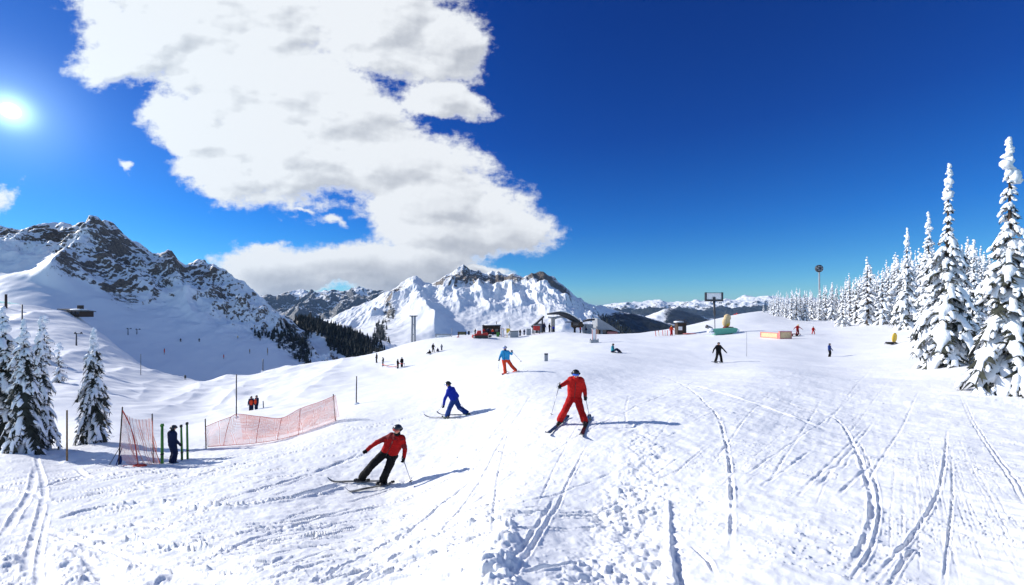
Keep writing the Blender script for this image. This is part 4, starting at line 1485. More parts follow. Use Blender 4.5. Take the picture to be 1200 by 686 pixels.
def skier_red():
    fl, fr = hit(656, 497), hit(685, 498)
    base = (fl + fr) / 2
    bpx, bpy = base.x / base.y * F + CX, HY - base.z / base.y * F
    J, k = trace((600, 410), 5.715, (bpx, bpy), base.y)
    lift = Vector((0, 0, 0.125))
    D = dict(head=J(422, 160, -0.16), neck=J(424, 200, -0.08), sl=J(386, 205, -0.04), sr=J(466, 208, -0.04), el=J(350, 222, -0.12), er=J(486, 262, -0.04),
             wl=J(322, 232, -0.24), wr=J(484, 305, -0.16), hl=J(400, 322, 0.06), hr=J(440, 322, 0.06), kl=J(352, 400, -0.12), kr=J(458, 402, -0.12),
             al=fl - base + lift, ar=fr - base + lift)
    tipl, taill = hit(639, 512), hit(666, 489)
    tipr, tailr = hit(680, 515), hit(691, 488)
    D['tl'] = D['al'] + (tipl - taill).normalized() * 0.16
    D['tr'] = D['ar'] + (tipr - tailr).normalized() * 0.16
    person(base, D, (-0.15, -1, -0.2), dict(jacket=RED2, trousers=RED, helmet=SHELLB, goggles=LENS_B, collar=RED2), 'skier all in red with black helmet and blue goggles, legs apart in a snowplough')
    g = 'skis of the skier all in red'
    ski(taill, tipl, 'black ski pointing down to the left under the all-red skier', g, SKI2, wid=0.12, boot=fl)
    ski(tailr, tipr, 'black ski pointing at the camera under the all-red skier', g, SKI2, wid=0.12, boot=fr)
    hand = base + D['wl'] + (D['wl'] - D['el']).normalized() * 0.08
    ski_pole(hand + Vector((0, -0.02, 0.06)), base + J(250, 420, -0.5), 'grey pole with red basket swung out by the all-red skier', 'ski poles')
    hand = base + D['wr'] + (D['wr'] - D['er']).normalized() * 0.08
    ski_pole(hand + Vector((0, -0.02, 0.05)), hit(692, 494), 'pole held upright at the side of the all-red skier, partly hidden by the leg', 'ski poles')


def skier_blue():
    fl, fr = hit(524, 491), hit(547, 487.5)
    base = (fl + fr) / 2
    bpx, bpy = base.x / base.y * F + CX, HY - base.z / base.y * F
    J, k = trace((490, 390), 6.233, (bpx, bpy), base.y)
    lift = Vector((0, 0, 0.125))
    D = dict(head=J(220, 378, -0.05), neck=J(236, 412, 0), sl=J(226, 424, -0.16), sr=J(250, 420, 0.16), el=J(200, 478, -0.22), er=J(286, 470, 0.22),
             wl=J(194, 518, -0.24), wr=J(300, 468, 0.10), hl=J(258, 495, -0.09), hr=J(272, 492, 0.09), kl=J(232, 550, -0.12), kr=J(298, 552, 0.1),
             al=fl - base + lift, ar=fr - base + lift)
    D['wr'] = J(262, 500, 0.30)
    tipl, taill = hit(497, 489.5), hit(550, 491)
    tipr, tailr = hit(512, 486.5), hit(558, 487)
    D['tl'] = D['al'] + (tipl - taill).normalized() * 0.16
    D['tr'] = D['ar'] + (tipr - tailr).normalized() * 0.16
    person(base, D, (-1, -0.35, -0.2), dict(jacket=BLUE, trousers=MIDBLUE, helmet=SHELLB, goggles=LENS_B, collar=BLUE, boots=GREEN, gloves=NAVY), 'skier all in blue with black helmet, striding left across the slope')
    g = 'skis of the skier in blue'
    ski(taill, tipl, 'long thin ski of the blue skier, on the near side with the raised tip', g, SKI1, wid=0.07, boot=fl)
    ski(tailr, tipr, 'ski of the blue skier on the far side, under the stretched back leg', g, SKI1, wid=0.07, boot=fr)
    hand = base + D['wl'] + Vector((0, 0, 0.02))
    ski_pole(hand + Vector((0, 0, 0.06)), base + J(146, 574, -0.35), 'pole pointing forward from the front hand of the blue skier', 'ski poles')
    hand = base + D['wr']
    ski_pole(hand + Vector((0, 0, 0.06)), base + J(362, 604, 0.45), 'pole trailing behind the back leg of the blue skier', 'ski poles')


def skier_blue_red():
    fl, fr = hit(592, 439), hit(604.5, 436.5)
    base = (fl + fr) / 2
    bpx, bpy = base.x / base.y * F + CX, HY - base.z / base.y * F
    J, k = trace((490, 390), 6.233, (bpx, bpy), base.y)
    lift = Vector((0, 0, 0.125))
    D = dict(head=J(634, 112, -0.05), neck=J(635, 135, 0), sl=J(612, 143, -0.05), sr=J(660, 143, 0), el=J(600, 172, -0.1), er=J(684, 158, 0.0),
             wl=J(594, 192, -0.2), wr=J(686, 140, -0.1), hl=J(625, 202, 0), hr=J(655, 202, 0.02), kl=J(632, 250, -0.06), kr=J(684, 245, -0.02),
             al=fl - base + lift, ar=fr - base + lift)
    tipl, taill = hit(588, 440.5), hit(615, 436.8)
    tipr, tailr = hit(594, 437.5), hit(619, 435.2)
    D['tl'] = D['al'] + (tipl - taill).normalized() * 0.16
    D['tr'] = D['ar'] + (tipr - tailr).normalized() * 0.16
    person(base, D, (-0.4, -1, -0.1), dict(jacket=SKYB, trousers=ORANGE, helmet=SHELLW, goggles=LENS_B, collar=NAVY, boots=ORANGE), 'skier in light blue jacket and bright red trousers raising one hand with a pole', vox=0.02)
    g = 'skis of the skier in red trousers'
    ski(taill, tipl, 'near ski of the skier in light blue jacket and red trousers', g, SKI1, wid=0.09, boot=fl)
    ski(tailr, tipr, 'far ski of the skier in light blue jacket and red trousers', g, SKI1, wid=0.09, boot=fr)
    hand = base + D['wr']
    ski_pole(hand + Vector((-0.03, 0, 0.06)), base + J(756, 216, 0.1), 'dark pole swung out sideways by the skier in red trousers', 'ski poles', PLASTIC)
    hand = base + D['wl']
    ski_pole(hand + Vector((0, 0, 0.05)), base + J(586, 262, -0.3), 'pole in the lowered hand of the skier in red trousers', 'ski poles')


SKI1 = mat('dark_ski_top', (0.03, 0.035, 0.045), rough=0.25, vary=0.6, scale=3, coat=0.4)
SKI2 = mat('black_ski_top', (0.012, 0.012, 0.014), rough=0.3, vary=0.4, scale=5, coat=0.3)
skier_red_black()
skier_red()
skier_blue()
skier_blue_red()


def stander(px, d, h, parts, label, group=None, turn=0.0, legs=0.16, armout=0.12, lean=0.0, bend=0.0, on=None, sitting=False, detail=False):
    """a person standing (or sitting) at photo column px, depth d, h metres tall; turn: yaw of the body"""
    base = on if on is not None else at(px, d)
    q = h / 1.75
    M = Matrix.Rotation(turn, 3, 'Z')

    def v(x, y, z):
        return M @ Vector((x * q, y * q, z * q))
    if sitting:
        D = dict(head=v(0, -0.05, 0.74), neck=v(0, 0, 0.60), sl=v(-0.17, 0, 0.53), sr=v(0.17, 0, 0.53), el=v(-0.26, -0.05, 0.30), er=v(0.26, 0.12, 0.30), wl=v(-0.24, -0.28, 0.26),
                 wr=v(0.25, 0.20, 0.08), hl=v(-0.10, 0.02, 0.10), hr=v(0.10, 0.02, 0.10), kl=v(-0.16, -0.40, 0.34), kr=v(0.16, -0.40, 0.34), al=v(-0.18, -0.70, 0.10), ar=v(0.18, -0.70, 0.10))
    else:
        b = bend
        D = dict(head=v(lean + b * .6, -0.04 - b * .3, 1.60 - b * .25), neck=v(lean + b * .4, 0, 1.45 - b * .15), sl=v(-0.18 + lean + b * .3, 0, 1.38 - b * .12), sr=v(0.18 + lean + b * .3, 0, 1.38 - b * .12),
                 el=v(-0.22 - armout + lean, -0.04, 1.12), er=v(0.22 + armout + lean, -0.04, 1.12), wl=v(-0.22 - armout * 1.7 + lean, -0.18, 0.90), wr=v(0.22 + armout * 1.7 + lean, -0.18, 0.90),
                 hl=v(-0.09, 0, 0.92), hr=v(0.09, 0, 0.92), kl=v(-0.09 - legs * .5, -0.08, 0.50), kr=v(0.09 + legs * .5, -0.08, 0.50), al=v(-0.09 - legs, 0.0, 0.12), ar=v(0.09 + legs, 0.0, 0.12))
    for c in 'lr':
        D['t' + c] = D['a' + c] + M @ Vector((0, -0.16 * q, 0))
    return person(base, D, M @ Vector((0, -1, -0.05)), parts, label, group, vox=max(0.02, d * 0.0007), detail=detail, scale=q)


def kit(jk, tr, hel=None, **k):
    return dict(jacket=jk, trousers=tr, helmet=hel or SHELLB, goggles=PLASTIC, **k)


p = stander(842, 36, 1.72, kit(BLACK, BLACK), 'person in black with arms held out, alone on the open piste right of centre', armout=0.2, legs=0.17)
g = 'skis of the skier in black'
for s_, lab in ((-0.2, 'left ski under the skier all in black on the open piste'), (0.26, 'right ski under the skier all in black on the open piste')):
    a_ = at(842, 36) + Vector((s_ - 0.1, 0.55, 0))
    b_ = at(842, 36) + Vector((s_ - 0.25, -0.75, 0))
    a_.z, b_.z = G(a_.x, a_.y), G(b_.x, b_.y)
    ski(a_, b_, lab, g, SKI2, wid=0.1)
stander(972, 40, 1.32, kit(MIDBLUE, BLACK, headname='beanie'), 'child in blue jacket and black trousers standing alone on the nursery slope', legs=0.03, armout=0.1, turn=0.6)
stander(718, 43, 1.75, kit(TEAL, NAVY), 'snowboarder in teal jacket sitting on the snow', sitting=True, turn=1.1)
o = ski(at(719.5, 42.6), at(726, 42.2), 'dark snowboard at the feet of the sitting person in teal', None, SKI2, wid=0.24, up=0.06, name='snowboard', cat='snowboard')
GP = 'pair of people below the first slope'
for px_, tn, lab in ((294.5, 0.5, 'person in dark jacket with red vest, left of the pair standing behind the red net'), (301, -0.5, 'person in dark jacket with red vest, right of the pair standing behind the red net')):
    r = stander(px_, 44, 1.75, kit(NAVY, NAVY), lab, GP, turn=tn, legs=0.02, armout=0.03)
    v = MB()
    v.ball((0.05 * (1 if px_ < 297 else -1), -0.10, 1.12), (0.19, 0.14, 0.30), 12, 8)
    v.build('vest', ORANGE, r)
GD = 'dark figures by the lip of the gully'
for px_, dd, hh, lab in ((441.5, 78, 1.75, 'dark figure farthest down the gully lip, at the left end of the row of four'), (449, 74, 1.6, 'stooping dark figure second from the left by the gully lip'),
                         (466, 69, 1.62, 'dark standing figure with arms close in, third along the low red tape'), (471, 69.5, 1.68, 'dark figure at the uphill end of the low red tape by the gully')):
    stander(px_, dd, hh, kit(BLACK, BLACK), lab, GD, turn=rl.uniform(-2, 2), legs=0.02, armout=0.03, bend=0.25 if px_ == 449 else 0)
GQ = 'people resting on the slope below the red groomer'
stander(507.5, 77, 1.65, kit(BLACK, BLACK), 'tall dark person in the group resting below the red groomer', GQ, legs=0.12, armout=0.1, turn=0.7)
stander(503.5, 76.4, 1.5, kit(BLACK, BLACK), 'dark person crouching close to the tall dark one below the groomer', GQ, sitting=True, turn=-0.5)
stander(513, 77, 1.3, kit(NAVY, NAVY), 'navy person sitting on the snow in the middle of the resting group', GQ, sitting=True)
stander(517.6, 77, 1.2, kit(GREY, NAVY), 'greyish smaller person at the uphill end of the resting group', GQ, legs=0.03, armout=0.05)
GS = 'people around the lift station'
for px_, dd, hh, jk, tr, bd, lab in ((673.5, 96, 1.9, BLACK, BLACK, 0.3, 'dark person stooping beside the lift station cabin'), (637.5, 96, 2.3, NAVY, BLACK, 0, 'tall dark person standing left of the lift pillar'),
                                     (643.8, 96.5, 2.0, BLACK, NAVY, 0, 'dark person right next to the lift pillar'), (609.5, 92, 1.5, BLACK, BLACK, 0, 'dark person right of the grey machine on the crest'),
                                     (614.3, 93, 1.35, NAVY, NAVY, 0, 'small navy person between the grey machine and the grey kiosk'), (629, 97, 1.4, GREY, BLACK, 0, 'person in grey under the red kiosk')):
    stander(px_, dd, hh, kit(jk, tr), lab, GS, legs=0.04, armout=0.06, bend=bd, turn=rl.uniform(-1, 1))
for px_, dd, hh, jk, tr, lab in ((566.8, 93.5, 1.5, RED2, BLACK, 'person in red jacket at the left corner of the dark timber shelter'), (572, 93.5, 1.6, NAVY, BLACK, 'person in navy jacket under the eaves of the dark timber shelter'),
                                 (577.5, 93.6, 1.45, ORANGE, NAVY, 'person in orange jacket in front of the middle of the timber shelter'), (557, 92.5, 1.5, BLACK, BLACK, 'person in black standing behind the red groomer'),
                                 (648.5, 93.5, 1.5, BLUE, BLACK, 'person in bright blue jacket at the foot of the lift pillar'), (680, 95, 1.6, RED2, BLACK, 'person in red jacket between the lift cabin and the white post'),
                                 (687, 94.5, 1.5, NAVY, GREY, 'person in navy jacket left of the white post with red edges')):
    stander(px_, dd, hh, kit(jk, tr), lab, GS, legs=0.05, armout=0.08, turn=rl.uniform(-1, 1))
stander(934.5, 58, 1.42, kit(RED, DKRED, YELLOW), 'person in red with yellow helmet on the nursery slope, one arm stretched out', None, legs=0.08, armout=0.3, bend=0.1)
stander(953, 58, 1.1, kit(RED2, RED2, SHELLB), 'small child all in red standing legs apart right of the yellow-helmeted person', None, legs=0.2, armout=0.1)
stander(786.8, 71, 1.7, kit(ORANGE, RED, YELLOW), 'person in red with yellow helmet beside the dark ticket booth', None, legs=0.05, armout=0.1)
stander(1039, 66, 1.25, kit(GREY, BLACK), 'person in grey by the edge of the snowy wood', 'people by the wood on the right', legs=0.1, armout=0.25, turn=0.5)
stander(1048, 66, 1.5, kit(BLACK, GREY), 'person in black by the edge of the snowy wood', 'people by the wood on the right', legs=0.03, armout=0.03)

# ------------------------------------------------------------------ nets, poles and posts by the piste
def net_mat(name, col, density):
    m = bpy.data.materials.new(name)
    m.use_nodes = True
    N = NT(m.node_tree)
    b = m.node_tree.nodes['Principled BSDF']
    tc = N.new('ShaderNodeTexCoord').outputs['UV']
    geo = N.new('ShaderNodeTexCoord').outputs['Object']
    n = N.noise(geo, 1.6, 4, 0.6)
    N.link(N.mixc(N.rng(n, 0.38, 0.62), col, (0.72, 0.62, 0.60)), b.inputs['Base Color'])
    b.inputs['Roughness'].default_value = 0.7
    # the weave: a fine square mesh, finer than a pixel at this distance
    sx = N.new('ShaderNodeSeparateXYZ')
    N.link(tc, sx.inputs[0])
    wv = []
    for o_ in sx.outputs[:2]:
        wv.append(N.m('GREATER_THAN', N.m('ABSOLUTE', N.m('SUBTRACT', N.m('FRACT', N.m('MULTIPLY', o_, 22.0)), 0.5)), 0.5 - density / 2))
    weave = N.m('MAXIMUM', wv[0], wv[1])
    tr = N.new('ShaderNodeBsdfTransparent')
    tl = N.new('ShaderNodeBsdfTranslucent')
    N.link(N.mixc(0.3, col, (0.8, 0.6, 0.56)), tl.inputs[0])
    ms = N.new('ShaderNodeMixShader')
    ms.inputs[0].default_value = 0.35
    N.link(b.outputs[0], ms.inputs[1])
    N.link(tl.outputs[0], ms.inputs[2])
    mx = N.new('ShaderNodeMixShader')
    N.link(weave, mx.inputs[0])
    N.link(tr.outputs[0], mx.inputs[1])
    N.link(ms.outputs[0], mx.inputs[2])
    out = [n_ for n_ in m.node_tree.nodes if n_.type == 'OUTPUT_MATERIAL'][0]
    N.link(mx.outputs[0], out.inputs[0])
    return m


NET = net_mat('red_netting', (0.74, 0.29, 0.22), 0.23)
ROPE = mat('red_cord', (0.55, 0.05, 0.03), rough=0.7)
WOOD = mat('weathered_wood', (0.20, 0.12, 0.05), rough=0.85, vary=0.3, bump=0.01)
DKMETAL = mat('dark_metal', (0.05, 0.052, 0.06), rough=0.45, vary=0.2, metal=0.3)
CONC = mat('concrete', (0.30, 0.29, 0.27), rough=0.9, vary=0.15, bump=0.02)
GREYP = mat('grey_paint', (0.28, 0.30, 0.33), rough=0.6, vary=0.12)
ROOFM = mat('dark_roof', (0.045, 0.045, 0.05), rough=0.7, vary=0.25)
TAN = mat('tan_padding', (0.62, 0.46, 0.26), rough=0.75, vary=0.12)
PINK = mat('pink_trim', (0.62, 0.22, 0.20), rough=0.7, vary=0.1)
TEALP = mat('teal_tarpaulin', (0.10, 0.36, 0.27), rough=0.6, vary=0.15, bump=0.03, bscale=4)
GLASS = mat('dark_glass', (0.02, 0.025, 0.035), rough=0.08, vary=0.2, spec=0.8)
DKWOOD = mat('dark_timber', (0.05, 0.032, 0.022), rough=0.85, vary=0.3, bump=0.01)
OLIVE = mat('olive_paint', (0.10, 0.095, 0.05), rough=0.7, vary=0.25)
SNOWCAP = TSNOW


def net_sheet(name, top, bot, parent, material, nx=40, nz=10, bulge=0.08, seed=0):
    """netting hung between two polylines, slack in between; local to parent"""
    rnd = random.Random(seed)
    t = spline([tuple(p) for p in top], 0.05)
    b = spline([tuple(p) for p in bot], 0.05)
    t = t[np.linspace(0, len(t) - 1, nx).astype(int)]
    b = b[np.linspace(0, len(b) - 1, nx).astype(int)]
    co = []
    for k in range(nz):
        f = k / (nz - 1)
        for i in range(nx):
            u = i / (nx - 1)
            p = t[i] * (1 - f) + b[i] * f
            w = bulge * math.sin(f * math.pi) * (0.6 + mnoise.noise(Vector((u * 6, f * 3, seed))) * 1.6) + 0.03 * mnoise.noise(Vector((u * 19, f * 8, seed + 5)))
            co.append((p[0] + w * 0.3, p[1] - w, p[2]))
    me = grid_mesh(name, np.array(co), nz, nx)
    uv = me.uv_layers.new(name='UVMap')
    vi = np.empty(len(me.loops), dtype=np.int32)
    me.loops.foreach_get('vertex_index', vi)
    L = float(np.linalg.norm(np.diff(t, axis=0), axis=1).sum())
    hgt = float(np.linalg.norm(t - b, axis=1).mean())
    uvs = np.stack([(vi % nx) / (nx - 1) * L, (vi // nx) / (nz - 1) * hgt], -1)
    uv.data.foreach_set('uv', uvs.astype(np.float32).ravel())
    me.materials.append(material)
    return link_mesh(name, me, parent)


def pix(px, py, d):
    return Vector(((px - CX) / F * d, d, (HY - py) / F * d))


def build_nets():
    d = 14.4
    b0 = at(165, d)
    r = empty('safety_net', b0, 0, 'small slumped red safety net between the lone spruce and the green posts', 'safety net', 'red safety nets')
    L = lambda px, py, dd=d: pix(px, py, dd) - b0
    net_sheet('netting', [L(143.5, 481), L(152, 489, d + .1), L(165, 492, d + .2), L(178, 490, d + .3)], [L(163, 549, d - .2), L(170, 547), L(180, 546, d + .1), L(189, 549, d + .2)], r, NET, 30, 16, 0.14, 3)
    net_sheet('netting', [L(143.5, 481), L(142, 505, d + .1), L(140, 533, d + .2)], [L(163, 548, d - .2), L(157, 549, d - .1), L(149, 544, d)], r, NET, 24, 12, 0.05, 9)
    for a_, b_, lean in (((143.5, 477), (139, 545), 0.0), ((178.3, 485), (180, 548), 0.3)):
        MB().tube([L(a_[0], a_[1], d + lean), L(b_[0], b_[1], d + lean)], 0.018, 8).build('post', DKWOOD, r)
    MB().tube(spline([tuple(L(143.5, 481)), tuple(L(152, 498, d)), tuple(L(158, 520, d - .1)), tuple(L(162, 549, d - .2))], 0.05), 0.016, 6).build('cord', ROPE, r)
    MB().tube(spline([tuple(L(143, 483)), tuple(L(141, 510, d)), tuple(L(139, 540, d))], 0.05), 0.013, 6).build('cord', ROPE, r)
    MB().tube(spline([tuple(L(178.4, 492, d + .3)), tuple(L(180, 520, d + .2)), tuple(L(189, 547, d + .2))], 0.05), 0.013, 6).build('cord', ROPE, r)
    heap = MB()
    for i, (px, py) in enumerate(((160, 549), (164, 550), (168, 550.5))):
        heap.ball(at(px, d - .25) - b0 + Vector((0, 0, .03)), (0.11, 0.08, 0.05), 10, 6, jitter=0.3, seed=i)
    heap.tube(spline([tuple(at(px, d - .3 + 0.1 * k) - b0 + Vector((0, 0, .02))) for k, px in enumerate((144, 150, 157, 168))], 0.05), 0.02, 6)
    heap.build('bunched_cord', ROPE, r)
    # long net that follows the edge of the piste
    n0, n1 = at(241.5, 17.6), at(395.5, 19.7)
    r = empty('safety_net', n0, 0, 'long red safety net sagging along the far edge of the piste', 'safety net', 'red safety nets')
    tops = [(241.5, 500, 17.6), (256, 494, 17.8), (270, 489, 18.0), (279, 485.5, 18.1), (305, 488.5, 18.4), (330, 490, 18.8), (352, 479, 19.2), (375, 471, 19.5), (393, 463.5, 19.7)]
    bots = [(px, 19.7 if px > 395 else 17.6 + (px - 241.5) / 154 * 2.1) for px in (243, 262, 280, 300, 325, 350, 375, 396)]
    T_ = [pix(*q) - n0 for q in tops]
    B_ = [at(px, dd) - n0 + Vector((0, 0, 0.03)) for px, dd in bots]
    net_sheet('netting', T_, B_, r, NET, 90, 14, 0.34, 21)
    net_sheet('netting', [q + Vector((0, 0.05, 0)) for q in T_[3:]], [q + Vector((0, .25, 0.12)) for q in B_[2:]], r, NET, 70, 12, -0.10, 33)
    MB().tube(spline([tuple(q) for q in T_], 0.05), 0.012, 6).build('cord', ROPE, r)
    MB().tube(spline([tuple(q) for q in B_], 0.05), 0.012, 6).build('cord', ROPE, r)
    for (px, dd, top) in ((241.5, 17.6, 491), (393.5, 19.7, 462)):
        p = at(px, dd) - n0
        q = pix(px - (1 if px < 300 else 3), top, dd) - n0
        MB().tube([p - Vector((0, 0, .1)), q], 0.022, 8).build('post', DKWOOD, r)
    for (i, j) in ((2, 1), (4, 3), (5, 4), (6, 5)):
        MB().tube([T_[i], (T_[i] + B_[j]) / 2 + Vector((0.05, -0.12, 0)), B_[j]], 0.012, 6).build('cord', ROPE, r)
    # low red tape strung by the gully
    q0 = at(462, 70)
    r = empty('barrier_tape', q0, 0, 'low red tape strung past the dark figures by the gully lip', 'tape')
    pts = [at(px, dd) - q0 + Vector((0, 0, hh)) for px, dd, hh in ((448, 73, .5), (456, 71, .35), (464, 70, .25), (468, 69.5, .75), (474, 69, .6))]
    tp = MB()
    for a_, b_ in zip(pts[:-1], pts[1:]):
        m = a_.lerp(b_, .5)
        tp.tube([a_, m - Vector((0, 0, .06)), b_], 0.05, 6)
    tp.build('tape', ROPE, r)
    for p in pts[::2]:
        MB().tube([p - Vector((0, 0, .9)), p + Vector((0, 0, .1))], 0.03, 6).build('post', DKWOOD, r)


build_nets()


def post(px, d, top, rad, label, name, cat, material, group=None, lean=0.0, foot=0.0, cap=None, rings=0):
    b = at(px, d)
    r = empty(name, b, 0, label, cat, group)
    H = (HY - top) / F * d - b.z
    mb = MB()
    mb.tube([(0, 0, -0.2), (lean * H * .5, 0, H * .5), (lean * H, 0, H)], [rad, rad * 0.95, rad * 0.85], 10)
    mb.build('shaft', material, r)
    if foot:
        MB().ball((0, 0, 0.0), (foot, foot * .8, foot * .35), 12, 6, jitter=0.15, seed=int(px)).build('snow_foot', TSNOW, r)
    if cap:
        MB().tube([(lean * H, 0, H - 0.02), (lean * H, 0, H + 0.06)], [rad * 1.3, rad * 1.1], 10).build('cap', cap, r)
    for k in range(rings):
        z = H * (0.25 + 0.3 * k)
        MB().tube([(lean * z, 0, z), (lean * z, 0, z + 0.05)], rad * 1.15, 10).build('band', PLASTIC, r)
    return r


GP2 = 'green posts beside the small net'
post(190, 14.6, 499, 0.045, 'green post standing just right of the small red net', 'post', 'post', GREEN, GP2, 0.0, 0.12, GREEN, 1)
post(213.5, 15.0, 500, 0.036, 'green post with dark top, nearest the person in navy', 'post', 'post', GREEN, GP2, -0.03, 0.10, PLASTIC, 1)
post(220, 15.2, 497, 0.036, 'tall green post at the right end, wires lying at its foot', 'post', 'post', GREEN, GP2, -0.02, 0.14, PLASTIC, 1)


stander(202, 14.6, 1.36, kit(NAVY, NAVY, SHELL), 'person in dark navy clothes standing between the green posts', None, turn=2.6, legs=-0.01, armout=-0.01, bend=0.05, detail=True)
post(78.5, 14.8, 481, 0.026, 'thin bare wooden pole standing alone in a clump of snow left of the lone spruce', 'pole', 'pole', WOOD, None, 0.0, 0.28)
post(277, 32, 439, 0.045, 'tall thin dark pole rising behind the long red net', 'pole', 'pole', DKMETAL, None, 0.0, 0.2)
post(417.5, 27, 441, 0.04, 'dark pole beyond the uphill end of the long red net', 'pole', 'pole', DKMETAL, None, 0.012, 0.2)
post(309, 44, 470, 0.05, 'short dark post right beside the pair in red vests', 'post', 'post', DKMETAL, None, -0.06, 0.2)
post(7, 140, 345, 0.35, 'dark stump-like post on the crest of the left hillside', 'post', 'post', DKWOOD, None, 0.0, 0.5)
post(26, 70, 357, 0.10, 'thin pole sticking up behind the dark spruce clump', 'pole', 'pole', DKMETAL, None, 0.0, 0.3)
# a coat and pole dropped at the foot of the small net
def leaning_poles():
    b = at(138, 14.5)
    r = empty('ski_pole_bundle', b, 0, 'two poles leaning on the left foot of the small red net', 'ski poles')
    MB().tube([(-0.20, -0.1, 0.0), (0.06, 0.05, 0.62)], 0.012, 6).build('shaft', DKMETAL, r)
    MB().tube([(0.05, -0.12, 0.0), (0.09, 0.06, 0.55)], 0.014, 6).build('shaft', MIDBLUE, r)
    MB().ball((0.10, -0.02, 0.14), (0.05, 0.05, 0.16), 10, 6, jitter=0.2).build('rolled_flag', MIDBLUE, r)


leaning_poles()


# ------------------------------------------------------------------ marker posts on the shaded bowl of the left mountain
def on_sheet(sh, c, row):
    px, t, X, Y, Z, wd = sh[1]
    i = int(np.searchsorted(px, c))
    rows = HY - Z[:, i] / Y[:, i] * F
    k = np.nonzero((rows <= row) & (t < 1))[0]
    k = int(k[0]) if len(k) else 10
    return Vector((X[k, i], Y[k, i], Z[k, i]))


def marker(p, h, material, label, group, flag=None, name='piste_marker', cat='marker', r_=0.18):
    o = empty(name, p, 0, label, cat, group)
    MB().tube([(0, 0, -0.3), (0, 0, h)], [0.09, 0.07], 8).build('pole', DKMETAL, o)
    MB().tube([(0, 0, h * .28), (0, 0, h * .34), (0, 0, h * .86), (0, 0, h * .92)], [r_ * .5, r_, r_, r_ * .6], 8).build('pad', material, o)
    return o


GM = 'padded marker posts on the shaded bowl'
for c, row, h, m_, lab in ((192, 416, 2.6, ORANGE, 'marker post with dark orange pad, farthest left on the shaded bowl'), (262, 421, 2.0, ORANGE, 'low orange marker in the middle of the shaded bowl'),
                           (278, 397, 1.4, YELLOW, 'small yellowish marker highest up the shaded bowl'), (292, 415, 2.2, WOOD, 'brown marker halfway to the wood on the shaded bowl'),
                           (304, 400, 1.8, WOOD, 'brown marker near the lower edge of the dark wood'), (313, 417, 3.6, WOOD, 'tall brown marker below the dark wood')):
    marker(on_sheet(left_mtn, c, row), h, m_, lab, GM)
for c, row, h, lab in ((211, 401, 1.2, 'tiny dark skier high on the shaded bowl, left one'), (233, 401, 1.2, 'tiny dark skier high on the shaded bowl, right one')):
    stander(c, 0, 1.6, kit(BLACK, BLACK), lab, 'tiny skiers on the shaded bowl', on=on_sheet(left_mtn, c, row), legs=0.1)
post(308, 92, 421, 0.10, 'leaning dark marker pole at the near rim of the bowl', 'piste_marker', 'marker', DKMETAL, None, 0.02, 0.35)
post(217, 100, 440, 0.22, 'stubby dark marker on the rim of the sunlit bank', 'piste_marker', 'marker', DKMETAL, None, 0.0, 0.3)
post(165, 85, 415, 0.05, 'thin grey pole on the hillside above the small red net', 'pole', 'pole', DKMETAL, None, 0.0, 0.2)


def drag_lift_mast(p, h, label, group):
    o = empty('lift_mast', p, 0, label, 'lift mast', group)
    MB().tube([(0, 0, -0.5), (0, 0, h)], [0.16, 0.11], 8).build('pole', DKMETAL, o)
    MB().box((0.5, 0, h - 0.15), (1.9, 0.16, 0.16), 0.2, bev=0.03).build('crossarm', DKMETAL, o)
    w = MB()
    for x in (-0.3, 1.2):
        w.tube([(x, -0.09, h + .08), (x, 0.09, h + .08)], 0.18, 10)
    w.build('pulley', DKMETAL, o)
    return o


drag_lift_mast(on_sheet(left_mtn, 150, 393), 2.6, 'small lift mast on the snow above the sunlit streak, left of two', 'lift masts on the left hillside')
drag_lift_mast(on_sheet(left_mtn, 160, 392), 2.1, 'small lift mast just right of another at the sunlit streak', 'lift masts on the left hillside')
drag_lift_mast(at(89.5, 105), 2.6, 'lift mast on the hillside directly above the lone spruce', 'lift masts on the left hillside')


def hill_hut():
    b = at(90, 150, 0.0)
    b.z = (HY - 370) / F * 150
    k = 150 / F
    r = empty('mountain_hut', b, R(-10), 'long low dark hut dug into the hillside below the left mountain', 'hut')
    w = 28 * k
    MB().box((0, 0, 0.6), (w, 4.5, 2.2), bev=0.05).build('wall', DKWOOD, r)
    rf = MB()
    rf.prism([(-w / 2 - .4, 2.1), (w / 2 + .4, 1.3), (w / 2 + .4, 1.55), (-w / 2 - .4, 2.4)], -2.7, 2.7)
    rf.build('roof', ROOFM, r)
    for i in range(5):
        f = MB().box((-w / 2 + 1.4 + i * w / 5.2, -2.28, 1.0), (1.2, 0.08, 0.9)).build('window', GLASS, r)
    MB().ball((0.6, 0.3, 2.0), (3.0, 2.2, 0.45), 14, 8, jitter=0.1).build('roof_snow', TSNOW, r)
    MB().box((w / 2 - 2.6, 0, 2.8), (1.3, 1.2, 1.6), bev=0.04).build('chimney', DKWOOD, r)
    MB().box((-w / 2 + 1.0, -2.3, 0.7), (1.0, 0.08, 1.7)).build('door', DKRED, r)


hill_hut()


# ------------------------------------------------------------------ lift station and its surroundings on the crest
def frame_at(px, d, sink=0.0):
    b = at(px, d, -sink)
    k = d / F
    row = HY - b.z / d * F
    return b, k, row


